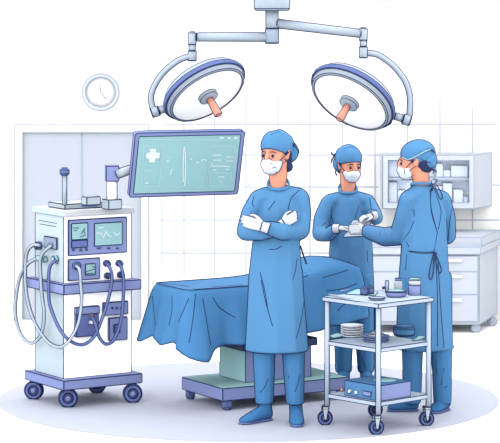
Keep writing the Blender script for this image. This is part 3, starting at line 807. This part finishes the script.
for k in range(5):
    base = p+V((0, 0, .0145*k)); lab = ['white plate at the bottom of the stack on the middle shelf', 'white plate second from the bottom of the stack', 'white plate in the middle of the stack', 'white plate second from the top of the stack', 'white plate on top of the stack on the middle shelf'][k]
    if PL is None:
        b = bmesh.new(); add_lathe(b, [(0, 0), (.045, 0), (.067, .008), (.068, .0115), (.064, .0115), (.045, .005), (0, .005)], Matrix.Translation(base), 32)
        PL = single('plate', b, mat('plate_white', (240, 244, 250), gain=1.5), base, lab, 'plate', 'white plates stacked on the trolley', r=.0012, sharp=False)
    else:
        c = PL.copy(); C.objects.link(c); c.location = base; c['label'] = lab
p = tp(376, 341.3, ZM); PL = None
for k in range(3):
    base = p+V((0, 0, .0125*k)); lab = ['violet dish at the bottom of the pile beside the plates', 'violet dish in the middle of the pile beside the plates', 'violet dish on top of the pile, under the grey holder'][k]
    if PL is None:
        b = bmesh.new(); add_lathe(b, [(0, 0), (.06, 0), (.078, .008), (.079, .0115), (.075, .0115), (.055, .005), (0, .005)], Matrix.Translation(base), 32)
        PL = single('kidney_dish', b, PURP, base, lab, 'dish', 'violet dishes piled on the trolley', r=.0013, sharp=False)
    else:
        c = PL.copy(); C.objects.link(c); c.location = base; c['label'] = lab
q = p+V((0, 0, .0305)); b = bmesh.new(); add_lathe(b, [(0, 0), (.045, 0), (.045, .014), (.028, .016), (.028, .03), (0, .03)], Matrix.Translation(q), 28); single('holder', b, STEEL, q, 'grey stepped holder resting on the violet dishes', 'holder', r=.0022)
p = tp(404, 335.5, ZM); t_ = thing('round_tub', 'blue round lidded tub at the right of the middle shelf', 'tub', p)
b = bmesh.new(); add_lathe(b, [(0, 0), (.052, 0), (.061, .008), (.062, .042), (0, .042)], Matrix.Translation(p), 36); inked('tub_body', b, BOX, t_, r=.0026)
b = bmesh.new(); add_lathe(b, [(0, .042), (.063, .042), (.064, .052), (.058, .058), (0, .058)], Matrix.Translation(p), 36); inked('lid', b, BOX, t_, r=.0022)
flat('sterile_cloth', [(329, 336), (338, 333.5), (345, 336.5), (333, 338.6)], ZM, .003, TEAL2, 'small teal cloth at the left corner of the middle shelf', 'cloth')
flat('sterile_cloth', [(412, 341), (419, 336.2), (426, 337.2), (420, 340.5)], ZM, .003, TEAL2, 'small teal cloth at the right corner of the middle shelf', 'cloth')
# device on the bottom shelf
ZD = .1865; dF = hit(379.5, 401.5, V((0, 0, ZD)), V((0, 0, 1)))
dw, dd, dh = .285, .26, .09    # along CV (left face) and CU (right face)
dcn = dF+CV*dw/2+CU*dd/2
dev = thing('control_unit', 'blue electronic control unit with buttons on the bottom trolley shelf', 'control unit', dcn)
b = bmesh.new(); add_box(b, dcn, dd, dw, dh, carot, .004); b.normal_update()
for f in b.faces:
    if f.normal.dot(-CV) > .7: f.material_index = 1
inked('case', b, [BOX, PURP], dev, ang=28, contour=False, r=.002)
onD = lambda px, py, off=0: hit(px, py, dF-CU*off, CU)
for x, y, m_ in ((342.6, 389.4, ORANGE), (350.2, 391, WHITE), (356.8, 392.3, WHITE)):
    b = bmesh.new(); q = onD(x, y, 0); add_cyl(b, q, q-CU*.01, .011, n=18); inked('knob', b, m_, dev, r=.0022)
q = onD(367.5, 393.6, 0); b = bmesh.new(); add_box(b, q+V((0, 0, -.014)), .012, .066, .028, carot, .004); inked('readout', b, PURP, dev, r=.0018, ang=28, contour=False)
b = bmesh.new(); q = dcn+V((0, 0, dh))+CU*.04+CV*(-.02); add_lathe(b, [(0, 0), (.065, 0), (.065, .003), (0, .003)], Matrix.Translation(q), 28); obj('top_pad', b, TEAL2, dev)

# ------------------------------------------------------------------ people
def hand_hulls(b, wrist, f, n_, s, size=1.0, curl=.35, thumb=1, spread=.0):
    """palm + five fingers; f fingers' direction, n_ back-of-hand normal, s towards the thumb side"""
    f, n_ = V(f).normalized(), V(n_).normalized(); s = (V(s)-f*V(s).dot(f)).normalized(); n_ = f.cross(s) if f.cross(s).dot(n_) > 0 else -f.cross(s)
    k = size; L = lambda a_, b2_, c_: V(wrist)+(f*a_+s*b2_+n_*c_)*k
    chain(b, [(L(-.02, 0, 0), .024*k), (L(.02, 0, 0), .026*k)])
    for o_ in (-.026, .0, .026): chain(b, [(L(.01, o_*.6, 0), .019*k), (L(.075, o_, 0), .0145*k)])
    for i, (o_, ln) in enumerate(((.03, .072), (.0105, .082), (-.0095, .076), (-.029, .06))):
        p = L(.078, o_, 0); a = 0; pts = [(p, .0105*k)]; sp = spread*(o_/.03)
        for j in range(3):
            a += curl*(.8+.15*i)
            d = (f*math.cos(a)-n_*math.sin(a)+s*sp*.3).normalized()
            p = p+d*ln*k*(.42, .32, .26)[j]; pts.append((p, (.0098, .0088, .0078)[j]*k))
        chain(b, pts, sub=2)
    p0 = L(.015, .028, -.006); p1 = L(.045, .05, -.014); p2 = L(.075, .056, -.022); p3 = L(.095, .052, -.03)
    chain(b, [(p0, .015*k), (p1, .0115*k), (p2, .0100*k), (p3, .0085*k)])

def make_person(loc, label, J, D0):
    """J: dictionary of joints given as (seen x, seen y, depth offset)"""
    root = thing('person', label, 'person', loc)
    p = lambda t: P(t[0], t[1], D0+t[2])
    k = J['hk']; hc = p(J['head']); yaw = math.radians(J['yaw'])
    HM = Matrix.Translation(hc) @ Matrix.Rotation(yaw, 4, 'Z') @ Matrix.Rotation(math.radians(J.get('nod', 0)), 4, 'X') @ Matrix.Scale(k, 4)
    # body, one continuous surface
    b = bmesh.new()
    add_ell(b, (0, .018, .028), (.076, .094, .090), HM)
    chain(b, [((0, -.012, .01), (.070, .078, .075)), ((0, -.03, -.035), (.062, .064, .05)), ((0, -.052, -.088), (.034, .036, .026))], HM)
    chain(b, [((0, -.090, .018), .010), ((0, -.104, -.022), .0135)], HM)
    for s_ in (-1, 1): chain(b, [((s_*.076, .012, .012), (.011, .019, .018)), ((s_*.073, .006, -.024), (.010, .012, .014))], HM)
    nk = p(J['neck']); chain(b, [(HM @ V((0, .028, -.04)), .056*k), (nk, .052*k), (nk+V((0, 0, -.05)), (.042, .04, .035))])
    sh = [p(J[q_]) for q_ in ('shL', 'shR')]; mid = (sh[0]+sh[1])/2; pel = p(J['pelvis'])
    dn = V((0, 0, -.015)); chain(b, [(sh[0]+dn, .034), (sh[1]+dn, .034)]); chain(b, [(nk+V((0, 0, -.05)), .05), (mid+dn*3, .06)]); chain(b, [(mid+dn*3, (.09, .065, .05)), ((mid+pel)/2, (.10, .075, .06)), (pel, (.125, .085, .07))])
    for s_ in 'LR':
        chain(b, [(p(J['sh'+s_])+dn, .034), (p(J['el'+s_]), .030), (p(J['wr'+s_]), .018), (p(J['wr'+s_])+(p(J['wr'+s_])-p(J['el'+s_])).normalized()*.03, .012)])
        chain(b, [(p(J['hip'+s_]), .07), (p(J['kn'+s_]), .05), (p(J['an'+s_]), .024), (p(J['an'+s_])+V((0, 0, -.01)), .02)])
    b = remesh(b, .0055, 5)
    ink(b, .0024, 1, sharp=False, fast=True, minlen=.12)
    obj('body', b, [SKIN, INK], root)
    # face
    for s_ in (-1, 1):
        b = bmesh.new(); add_ell(b, (s_*.031, -.0875, -.009), (.0085, .006, .0105), HM, 2); obj('eye', b, HAIR, root)
        b = bmesh.new(); put_tube(b, [HM @ V(q_) for q_ in ((s_*.015, -.0935, .0125), (s_*.032, -.090, .0165), (s_*.052, -.074, .007))], [.0028, .0042, .002], 6); obj('eyebrow', b, HAIR, root)
    # mask
    b = bmesh.new()
    chain(b, [((0, -.098, -.033), (.030, .016, .008)), ((0, -.094, -.056), (.044, .026, .018)), ((0, -.072, -.088), (.038, .034, .024)), ((0, -.05, -.104), (.03, .03, .014))], HM)
    for s_ in (-1, 1): chain(b, [((0, -.09, -.052), (.03, .02, .018)), ((s_*.052, -.045, -.052), (.014, .02, .020)), ((s_*.035, -.045, -.085), (.014, .024, .018))], HM)
    chain(b, [((0, -.09, -.056), (.04, .02, .018)), ((0, -.05, -.066), (.062, .03, .034))], HM)
    b = remesh(b, .0045, 6); bv = BVHTree.FromBMesh(b); ink(b, .0023, 1, sharp=False, fast=True, minlen=.06)
    for pts in J.get('maskfold', []): strip(b, pts, .0022, 1, bv)
    mk = obj('mask', b, [MASKM, INK], root)
    for s_ in (-1, 1):
        b = bmesh.new(); put_tube(b, crom([HM @ V(q_) for q_ in ((s_*.058, -.055, -.036), (s_*.079, -.02, -.004), (s_*.088, .012, .014))], 4), .0028, 5); obj('mask_strap', b, TIE, mk)
        b = bmesh.new(); put_tube(b, crom([HM @ V(q_) for q_ in ((s_*.05, -.05, -.07), (s_*.074, -.018, -.045), (s_*.083, .01, -.026))], 4), .0022, 5); obj('mask_strap', b, TIE, mk)
    # hair under the cap
    b = bmesh.new(); chain(b, [((0, .045, .0), (.078, .066, .05)), ((0, .062, -.055), (.062, .044, .026))], HM)
    for s_ in (-1, 1): chain(b, [((s_*.074, .0, .035), (.008, .014, .02)), ((s_*.075, -.010, .004), (.006, .008, .014))], HM)
    if J.get('bun'): add_ell(b, J['bun'], (.026, .026, .028), HM, 3)
    b = remesh(b, .005, 4); ink(b, .0022, 1, sharp=False, fast=True, minlen=.1); obj('hair', b, [HAIR, INK], root)
    # cap: a dome cut by a plane sloping down to the nape
    b = bmesh.new(); b2 = bmesh.new(); bmesh.ops.create_icosphere(b2, subdivisions=5, radius=1)
    for v in b2.verts:
        q_ = v.co.copy(); pf = 1+.035*math.sin(7*q_.x+3*q_.y)*max(0, q_.z); v.co = V((q_.x*.088*pf, q_.y*.108*pf+.022, q_.z*(.086 if q_.z > 0 else .09)*pf+.046))
    pn = V((0, -J.get('capslope', .55), -1)).normalized(); po = V((0, -.085, .033))
    bmesh.ops.bisect_plane(b2, geom=b2.verts[:]+b2.edges[:]+b2.faces[:], plane_co=po, plane_no=-pn if False else V((0, J.get('capslope', .55), 1)).normalized(), clear_inner=True)
    ed = [e for e in b2.edges if len(e.link_faces) == 1]
    bmesh.ops.holes_fill(b2, edges=ed, sides=0)
    for f in b2.faces: f.smooth = len(f.verts) < 8
    bmesh.ops.transform(b2, matrix=HM, verts=b2.verts[:]); merge(b, b2)
    lb = J.get('lobe', ((0, .088, .0), (.062, .050, .060))); add_ell(b, lb[0], lb[1], HM, 4)
    bmesh.ops.recalc_face_normals(b, faces=b.faces[:]); b.normal_update(); bv = BVHTree.FromBMesh(b)
    ink(b, .0025, 1, fast=True, sharp=False, minlen=.08)
    for pts in J.get('capfold', []): strip(b, pts, .0022, 1, bv)
    if 'capstrap' in J:
        strip(b, J['capstrap'], .0065, 1, bv); strip(b, J['capstrap'], .0048, 2, bv, .006)
    # rim
    cap = obj('surgical_cap', b, [CAPM, INK, TIEL], root)
    b = bmesh.new(); nrm = V((0, J.get('capslope', .55), 1)).normalized(); loop = []
    for i in range(72):
        a = 2*math.pi*i/72; best = None
        # walk on ellipsoid to the cutting plane
        lo, hi = -1.0, 1.0
        for _ in range(30):
            m_ = (lo+hi)/2; c_ = math.sqrt(max(0, 1-m_*m_)); q_ = V((math.sin(a)*c_*.088, -math.cos(a)*c_*.108+.022, m_*(.086 if m_ > 0 else .09)+.046))
            if (q_-po).dot(nrm) > 0: hi = m_
            else: lo = m_
        loop.append(q_)
    for w_, r_, mi in ((.0, .0026, 1), (.014, .0016, 1)):
        lp = [HM @ (q_*(1.0)+nrm*w_+V((q_.x, q_.y-.022, 0)).normalized()*(.0012-w_*.10)) for q_ in loop]
        put_tube(b, lp+[lp[0]], r_, 5, 1, caps=False)
    lp0 = [HM @ (q_+V((q_.x, q_.y-.022, 0)).normalized()*.002) for q_ in loop]; lp1 = [HM @ (q_+nrm*.014+V((q_.x, q_.y-.022, 0)).normalized()*.001) for q_ in loop]
    va = [b.verts.new(q_) for q_ in lp0]; vb = [b.verts.new(q_) for q_ in lp1]
    for i in range(72):
        f = b.faces.new((va[i], va[(i+1) % 72], vb[(i+1) % 72], vb[i])); f.material_index = 0; f.smooth = True
    obj('cap_band', b, [J.get('bandmat', CAPM), INK], cap)
    b = bmesh.new()
    kn = HM @ V(J.get('knot', (0, .125, .035))); R3 = HM.to_3x3()
    add_ell(b, kn, (.013, .013, .013), None, 2)
    for q_ in J.get('knottails', [((.02, .02, -.03), (.018, .03, -.05)), ((-.02, .02, -.02), (-.018, .035, -.04))]):
        put_tube(b, [kn]+[kn+R3 @ V(z_) for z_ in q_], [.005, .006, .004], 6)
    obj('cap_tie', b, TIE, cap)
    for q_ in J.get('kn2', []):
        b = bmesh.new(); put_tube(b, crom([HM @ V(z_) for z_ in q_], 4), .0045, 6); obj('cap_tie', b, TIE, cap)
    # gown
    b = bmesh.new()
    for nodes in J['gown']: chain(b, [(p(q_[0]), q_[1]) for q_ in nodes])
    b = remesh(b, J.get('vox', .007), 7); bv = BVHTree.FromBMesh(b); ink(b, .0029, 1, sharp=False, fast=True, minlen=.10)
    for pts in J['folds']: strip(b, pts, .0025, 1, bv)
    gn = obj('gown', b, [GOWN, INK], root)
    if 'collar' in J:
        b = bmesh.new(); cc_, r1, r2, dz = J['collar']; cc_ = p(cc_); lp = []
        for i in range(40):
            a = 2*math.pi*i/40; q_ = cc_+V((math.cos(a)*r1, math.sin(a)*r2, dz*math.sin(a)-(.012*math.cos(a)**2 if dz > 0 else 0)+.006)); lp.append(q_)
        put_tube(b, lp+[lp[0]], .0085, 10, 0, caps=False); b.normal_update(); ink(b, .0022, 1, sharp=False)
        obj('collar', b, [GOWN, INK], gn)
    J['bv'] = bv; J['gownobj'] = gn
    # trousers
    b = bmesh.new()
    for s_ in 'LR':
        w_ = J['legw']; chain(b, [(p(J['hip'+s_]), (w_[0], .085, .08)), (p(J['kn'+s_]), (w_[1], .068, .06)), (p(J['cuff'+s_]), (w_[2], .06, .008))])
    b = remesh(b, .007, 5); bv2 = BVHTree.FromBMesh(b); ink(b, .0027, 1, sharp=False, fast=True, minlen=.1)
    for pts in J.get('legfolds', []): strip(b, pts, .0023, 1, bv2)
    obj('trousers', b, [PANTS, INK], root)
    for s_ in 'LR':
        heel, toe, wd = J['shoe'+s_]; h_, t_ = p(heel), p(toe); h_.z = t_.z = 0
        d_ = (t_-h_).normalized(); b = bmesh.new(); q_ = lambda a_, z_: h_.lerp(t_, a_)+V((0, 0, z_))
        chain(b, [(q_(.06, .045), (.036, .036, .038)), (q_(.16, .052), (.038, .038, .046)), (q_(.45, .042), (.040*wd, .040*wd, .036)), (q_(.78, .028), (.043*wd, .043*wd, .022)), (q_(.92, .024), (.034*wd, .034*wd, .018))])
        chain(b, [(q_(.1, .06), .038), (p(J['an'+s_]), .036)])
        b = remesh(b, .005, 5)
        for v in b.verts: v.co.z = max(v.co.z, .012)
        ink(b, .0026, 1, sharp=False, fast=True, minlen=.08); so = obj('shoe', b, [SHOEM, INK], root)
        b = bmesh.new(); chain(b, [(q_(.05, .009), (.041, .041, .009)), (q_(.45, .009), (.042*wd, .042*wd, .009)), (q_(.93, .009), (.043*wd, .043*wd, .009))])
        b = remesh(b, .004, 3)
        for v in b.verts: v.co.z = max(v.co.z, 0)
        obj('sole', b, [DPURP], so)
    # gloves
    for h in J['hands']:
        b = bmesh.new(); w = p(h['w'])
        hand_hulls(b, w, h['f'], h['n'], h['s'], h.get('k', .92), h.get('curl', .3))
        b = remesh(b, .0032, 3); ink(b, .0017, 1, sharp=False, fast=True, minlen=.03)
        g = obj('glove', b, [GLOVE, INK], root)
        f_ = V(h['f']).normalized(); b = bmesh.new(); add_cyl(b, w-f_*.045, w+f_*.006, .034*h.get('k', .92)/.92, .027, n=20, bev=.003)
        inked('glove_cuff', b, GLOVE, g, r=.0019)
    return root

# --- the doctor in front, arms crossed
D1 = 14.15
J = dict(head=(275.5, 153.5, 0), yaw=-30, hk=1.03, neck=(278, 178, .02), shL=(258, 197, .01), shR=(300, 197, .03), pelvis=(277, 262, 0),
    elL=(246, 232, -.02), wrL=(280, 229, -.13), elR=(302, 232, -.03), wrR=(266, 227, -.22),
    hipL=(265, 275, 0), hipR=(290, 275, .02), knL=(264, 345, 0), knR=(293, 345, 0), anL=(265, 402, .02), anR=(295.5, 402, .02), cuffL=(264.3, 402.5, .02), cuffR=(295, 403, .0),
    legw=(.078, .068, .053), lobe=((.032, .098, .006), (.055, .05, .062)), bun=(.05, .058, -.078), capslope=.42,
    maskfold=[[(270, 163.3), (273, 164)], [(272, 168), (275.5, 167.4)]], capfold=[[(271, 135), (276, 132.5), (280, 132)]],
    knot=(.085, .06, .05), collar=((278.3, 183.5, .01), .062, .068, .036),
    gown=[[((279, 189.5, .02), (.058, .066, .016)), ((280, 197, .02), (.10, .095, .06)), ((279, 212, .01), (.135, .105, .08)), ((276, 242, .0), (.142, .115, .06)), ((275.5, 275, 0), (.162, .13, .05)), ((276.8, 349.5, 0), (.193, .155, .012))],
          [((280, 191, .02), (.08, .075, .035)), ((261, 197.5, .015), (.055, .065, .05))], [((280, 191, .02), (.08, .075, .035)), ((298.5, 196.5, .03), (.055, .065, .05))],
          [((259, 199, .01), (.055, .06, .055)), ((250, 215, -.01), (.052, .056, .06)), ((245.5, 231, -.04), (.050, .056, .054)), ((262, 233, -.14), (.042, .045, .042)), ((281, 228, -.17), (.034, .034, .033))],
          [((299.5, 199, .03), (.058, .065, .06)), ((302.5, 214, .02), (.050, .056, .06)), ((300.5, 230, -.03), (.052, .056, .055)), ((282, 231.5, -.17), (.044, .046, .05)), ((266.5, 227.5, -.225), (.032, .036, .036))]],
    folds=[[(254, 196), (252.5, 203), (254, 207)], [(299.5, 190), (292, 197), (289, 205), (288, 212)], [(268, 210.5), (275, 201)], [(251.5, 213), (246.5, 208)], [(269, 249.5), (276, 249), (282, 246)], [(260, 272), (265, 292), (267.5, 308)], [(261, 280), (266, 303), (272.5, 326)],
           [(297, 258.5), (295.5, 270), (292.5, 280)], [(304, 300), (301, 320), (296, 339)], [(292, 228), (286, 223.5)], [(290.5, 224), (288.5, 222)], [(301, 249), (304, 262)], [(300.5, 250), (302, 264)]],
    legfolds=[[(268, 379), (264, 388), (260, 392.5)], [(288, 375), (289.5, 379)], [(299.5, 375), (297.5, 385), (294.5, 392)], [(284.5, 389), (288, 390)]],
    shoeL=((268, 0, .05), (243, 0, -.09), 1.0), shoeR=((296, 0, .03), (297, 0, -.18), 1.0),
    hands=[dict(w=(262, 226.5, -.235), f=(-1, .05, .30), n=(0, -1, .1), s=(0, .1, 1), curl=.28, k=.86), dict(w=(283.5, 223.5, -.15), f=(.85, .05, .5), n=(.1, -1, .3), s=(0, 0, 1), curl=.5, k=.74)])
pr = make_person((P(278, 0, D1).x, D1+CAMY, 0), 'person in blue gown, cap and mask standing in front with arms crossed', J, D1)

b = bmesh.new(); put_tube(b, crom([P(300.5, 246, D1+.02), P(303, 254, D1+.05), P(306.5, 264, D1+.06)], 4), .006, 6); obj('gown_tie', b, TIE, J['gownobj'])
# --- the nurse behind the table
D2 = 15.62
J = dict(head=(349.5, 164.5, -.02), yaw=22, nod=6, hk=.93, neck=(348, 185, .0), shL=(328, 202, .0), shR=(369, 202, .0), pelvis=(351, 262, 0),
    elL=(320, 233, -.05), wrL=(339, 229, -.40), elR=(375, 220, -.10), wrR=(369, 217, -.38),
    hipL=(343, 280, 0), hipR=(363, 280, 0), knL=(343.5, 335, 0), knR=(364.5, 335, 0), anL=(344, 374, 0), anR=(366, 374, 0), cuffL=(343.5, 371, 0), cuffR=(366, 371, .0),
    legw=(.07, .062, .052), lobe=((-.035, .072, -.004), (.052, .05, .06)), capslope=.35, knot=(-.07, .10, .05), maskfold=[], capfold=[[(344, 148.5), (350, 147), (356, 148.5)]],
    collar=((347.8, 188, -.01), .058, .064, .034), knottails=[((-.01, .02, -.03), (-.018, .02, -.06)), ((-.02, .01, .01), (-.02, .02, .02))], kn2=[[(-.075, .06, -.045), (-.07, .075, -.07), (-.06, .07, -.09)]],
    gown=[[((348.5, 194, 0), (.052, .06, .016)), ((349, 201, 0), (.10, .09, .055)), ((350, 218, 0), (.125, .10, .07)), ((351, 245, 0), (.142, .11, .05)), ((351, 290, .04), (.155, .10, .04)), ((351, 340, .06), (.158, .10, .012))],
          [((349, 195, 0), (.08, .07, .03)), ((331, 201, .0), (.052, .06, .045))], [((349, 195, 0), (.08, .07, .03)), ((366.5, 201, .0), (.052, .06, .045))],
          [((329.5, 203, 0), (.055, .06, .05)), ((322, 219, -.02), (.052, .056, .06)), ((320.5, 233, -.06), (.052, .056, .052)), ((328, 234.5, -.22), (.042, .044, .042)), ((335, 229.5, -.36), (.033, .036, .036))],
          [((368, 204, 0), (.052, .06, .05)), ((374, 213, -.08), (.045, .05, .05)), ((376, 217.5, -.2), (.042, .045, .045)), ((371.5, 214.5, -.33), (.033, .036, .034))]],
    folds=[[(326, 193.5), (330, 200)], [(326, 204), (330, 211)], [(355, 219), (359, 205.5)], [(369.5, 197), (371, 206), (371.5, 214)], [(321, 226), (326, 223)], [(367, 250), (367.5, 262)], [(332, 206), (331, 215), (334, 224)]],
    legfolds=[[(362, 357), (365.5, 369)], [(337, 358), (339, 370)]],
    shoeL=((344, 0, .03), (343, 0, -.18), 1.0), shoeR=((366, 0, .03), (367, 0, -.18), 1.0),
    hands=[dict(w=(339.5, 228.5, -.42), f=(1, -.35, .05), n=(0, -.5, 1), s=(0, -1, .3), curl=.32, k=.76), dict(w=(371, 216, -.40), f=(-.8, -.6, -.05), n=(0, -.7, 1), s=(.3, -.9, 0), curl=.35, k=.70)])
make_person((P(350, 0, D2).x, D2+CAMY, 0), 'person in blue gown and mask standing behind the table holding out gloved hands', J, D2)

# --- the surgeon on the right, seen from behind
D3 = 14.5
J = dict(head=(415, 161, 0), yaw=-98, nod=4, hk=.95, neck=(421, 181, .0), shL=(408, 198, -.02), shR=(443, 199, .10), pelvis=(425, 262, 0),
    elL=(401, 236, .06), wrL=(367, 231, .42), elR=(449, 235, .16), wrR=(425, 232, .32),
    hipL=(413, 280, 0), hipR=(440, 280, .04), knL=(412.5, 345, 0), knR=(441.5, 345, 0), anL=(411.5, 400, 0), anR=(441.5, 400, .02), cuffL=(412, 402.5, 0), cuffR=(442.5, 403, .02),
    legw=(.074, .064, .052), capslope=.42, knot=(.056, .09, .066), capstrap=[(401.5, 157), (408, 159.5), (416, 156.5), (424, 152), (430, 149.5)], maskfold=[[(405, 166), (404.2, 170), (405, 174)]], capfold=[[(421, 158), (425, 162), (431, 162.5)]],
    bandmat=TIEL, collar=((421, 185.5, .0), .060, .062, -.012), knottails=[((.0, -.02, .02), (.0, -.03, .015)), ((-.01, .03, .0), (-.01, .04, -.02))],
    kn2=[[(.04, .10, -.05), (.04, .125, -.062), (.035, .135, -.08)], [(.04, .10, -.05), (.04, .118, -.07), (.03, .112, -.085)]],
    gown=[[((421, 186.5, 0), (.057, .060, .018)), ((424, 197, .02), (.10, .085, .055)), ((425, 215, .03), (.132, .10, .075)), ((424.5, 245, .02), (.142, .115, .05)), ((424, 285, .02), (.160, .125, .04)), ((424.8, 348, .02), (.180, .145, .012))],
          [((422, 191, .01), (.08, .07, .03)), ((410, 198, -.01), (.055, .06, .05))], [((422, 191, .01), (.08, .07, .03)), ((440, 198.5, .08), (.055, .06, .05))],
          [((409, 200, -.01), (.060, .06, .055)), ((404, 218, .02), (.056, .056, .06)), ((399.5, 235, .08), (.060, .06, .06)), ((385, 237, .22), (.050, .052, .056)), ((367.5, 231.5, .40), (.036, .04, .042))],
          [((442, 200, .09), (.052, .06, .055)), ((447, 218, .13), (.050, .056, .06)), ((447.5, 235, .17), (.050, .056, .055)), ((430, 234, .30), (.042, .045, .045))]],
    folds=[[(405.5, 196), (410.5, 201)], [(413.8, 209), (414.2, 216)], [(414, 221), (410, 230), (403.5, 240)], [(406, 241), (409, 247)], [(381, 231), (380.5, 235)], [(384, 230), (386, 234)], [(452, 207), (449.5, 224), (448, 241)],
           [(431.5, 184), (430.5, 200), (432, 215), (437, 231)], [(433, 185), (438, 200), (441, 212), (438.5, 229)], [(430, 190), (431.5, 210), (437.5, 233)], [(437.5, 231), (434, 252)],
           [(409, 251.5), (420, 253.2), (434, 253)], [(434, 253), (443, 251)], [(408, 251), (421, 252), (434, 252)], [(407, 254), (405.5, 270)], [(436, 256), (437.5, 300), (437.5, 351)], [(438, 262), (441, 310), (444, 348)], [(396, 247), (406, 250)]],
    legfolds=[[(444, 368), (441, 385)], [(444, 388), (447.5, 386)], [(434, 399), (450, 400)], [(436, 360), (437, 375)]],
    shoeL=((414, 0, .02), (391.5, 0, .0), 1.0), shoeR=((445, 0, .05), (434.5, 0, -.07), 1.0),
    hands=[dict(w=(364, 230, .45), f=(-1, .35, .05), n=(0, -1, .4), s=(.1, .4, 1), curl=.4, k=.78), dict(w=(427, 231.5, .34), f=(-1, .2, 0), n=(0, 1, .2), s=(0, 0, 1), curl=.3, k=.8)])
sur = make_person((P(424, 0, D3).x, D3+CAMY, 0), 'person in blue gown seen from behind, turning left to pass a sheet', J, D3)
gn = J['gownobj']; bv = J['bv']
def tie(pts, r=.0045, m=TIE, off=.004):
    b = bmesh.new(); out = []
    for px, py in crom2(pts):
        a_, d_ = ray(px, py); h_ = bv.ray_cast(a_, d_)
        if h_[0] is not None: out.append(h_[0]-d_*off)
        else: out.append(hit(px, py, out[-1] if out else P(424, 200, D3-.09), V((0, 1, 0))))
    put_tube(b, out, r, 6); obj('gown_tie', b, m, gn)
tie([(433, 180), (434.5, 179), (437, 180), (435.5, 183), (432.5, 184), (431, 181)], .0035)
tie([(434, 184), (437, 192), (440.5, 199), (442.5, 197), (440, 190), (435.5, 184)], .0032)
tie([(431, 183), (433, 187), (431, 191)], .006)
tie([(434, 252.5), (431.5, 262), (429, 276), (431.5, 279), (433.5, 270), (434, 258)], .0034)
tie([(435, 253), (439, 262), (441.5, 270), (439.5, 273), (436.5, 264), (434.5, 256)], .0034)
tie([(432.5, 252), (436, 253.5), (434, 256)], .007)

# sheet passed between the two
b = bmesh.new(); q = [P(343.5, 237.2, 15.1), P(365, 236, 15.06), P(372, 220, 15.2), P(353, 220.5, 15.28)]
n_ = (q[1]-q[0]).cross(q[3]-q[0]).normalized()*.0015
lo = [b.verts.new(v-n_) for v in q]; hi = [b.verts.new(v+n_) for v in q]; b.faces.new(lo[::-1]); b.faces.new(hi)
for i in range(4): j = (i+1) % 4; b.faces.new((lo[i], lo[j], hi[j], hi[i]))
bmesh.ops.recalc_face_normals(b, faces=b.faces[:])
o = inked('paper_sheet', b, mat('sheet_grey', (206, 219, 232)), None, base=q[0], r=.0022, contour=False); tag(o, 'pale grey sheet held between two pairs of gloved hands', 'paper')

# ------------------------------------------------------------------ light, camera
w = bpy.data.worlds.new('world'); bpy.context.scene.world = w; w.use_nodes = True
bg = w.node_tree.nodes['Background']; bg.inputs[0].default_value = (1, 1, 1, 1); bg.inputs[1].default_value = 2.55
ld = bpy.data.lights.new('overhead_fill', 'AREA'); ld.shape = 'RECTANGLE'; ld.size = 5.5; ld.size_y = 4.5; ld.energy = 190  # added fill under the ceiling to brighten upward faces, no fixture here
lo_ = bpy.data.objects.new('overhead_fill', ld); lo_.location = (0, .9, 2.535); C.objects.link(lo_)
sd = bpy.data.lights.new('front_fill', 'SUN'); sd.energy = 2.2; sd.angle = math.radians(50)  # added soft fill from front left, evens out the faces turned that way
so = bpy.data.objects.new('front_fill', sd); so.rotation_euler = (math.radians(66), 0, math.radians(-28)); C.objects.link(so)
cd = bpy.data.cameras.new('camera'); cd.sensor_width = 36; cd.lens = FP/500*36; cd.shift_y = -(221.5-HOR)/500; cd.clip_end = 60
co = bpy.data.objects.new('camera', cd); co.location = (0, CAMY, CAMZ); co.rotation_euler = (math.pi/2, 0, 0); C.objects.link(co)
S = bpy.context.scene; S.camera = co
S.view_settings.view_transform = 'Standard'; S.view_settings.look = 'None'; S.view_settings.exposure = .06; S.view_settings.gamma = 1
S.view_settings.use_curve_mapping = False
S.cycles.max_bounces = 8; S.cycles.diffuse_bounces = 6
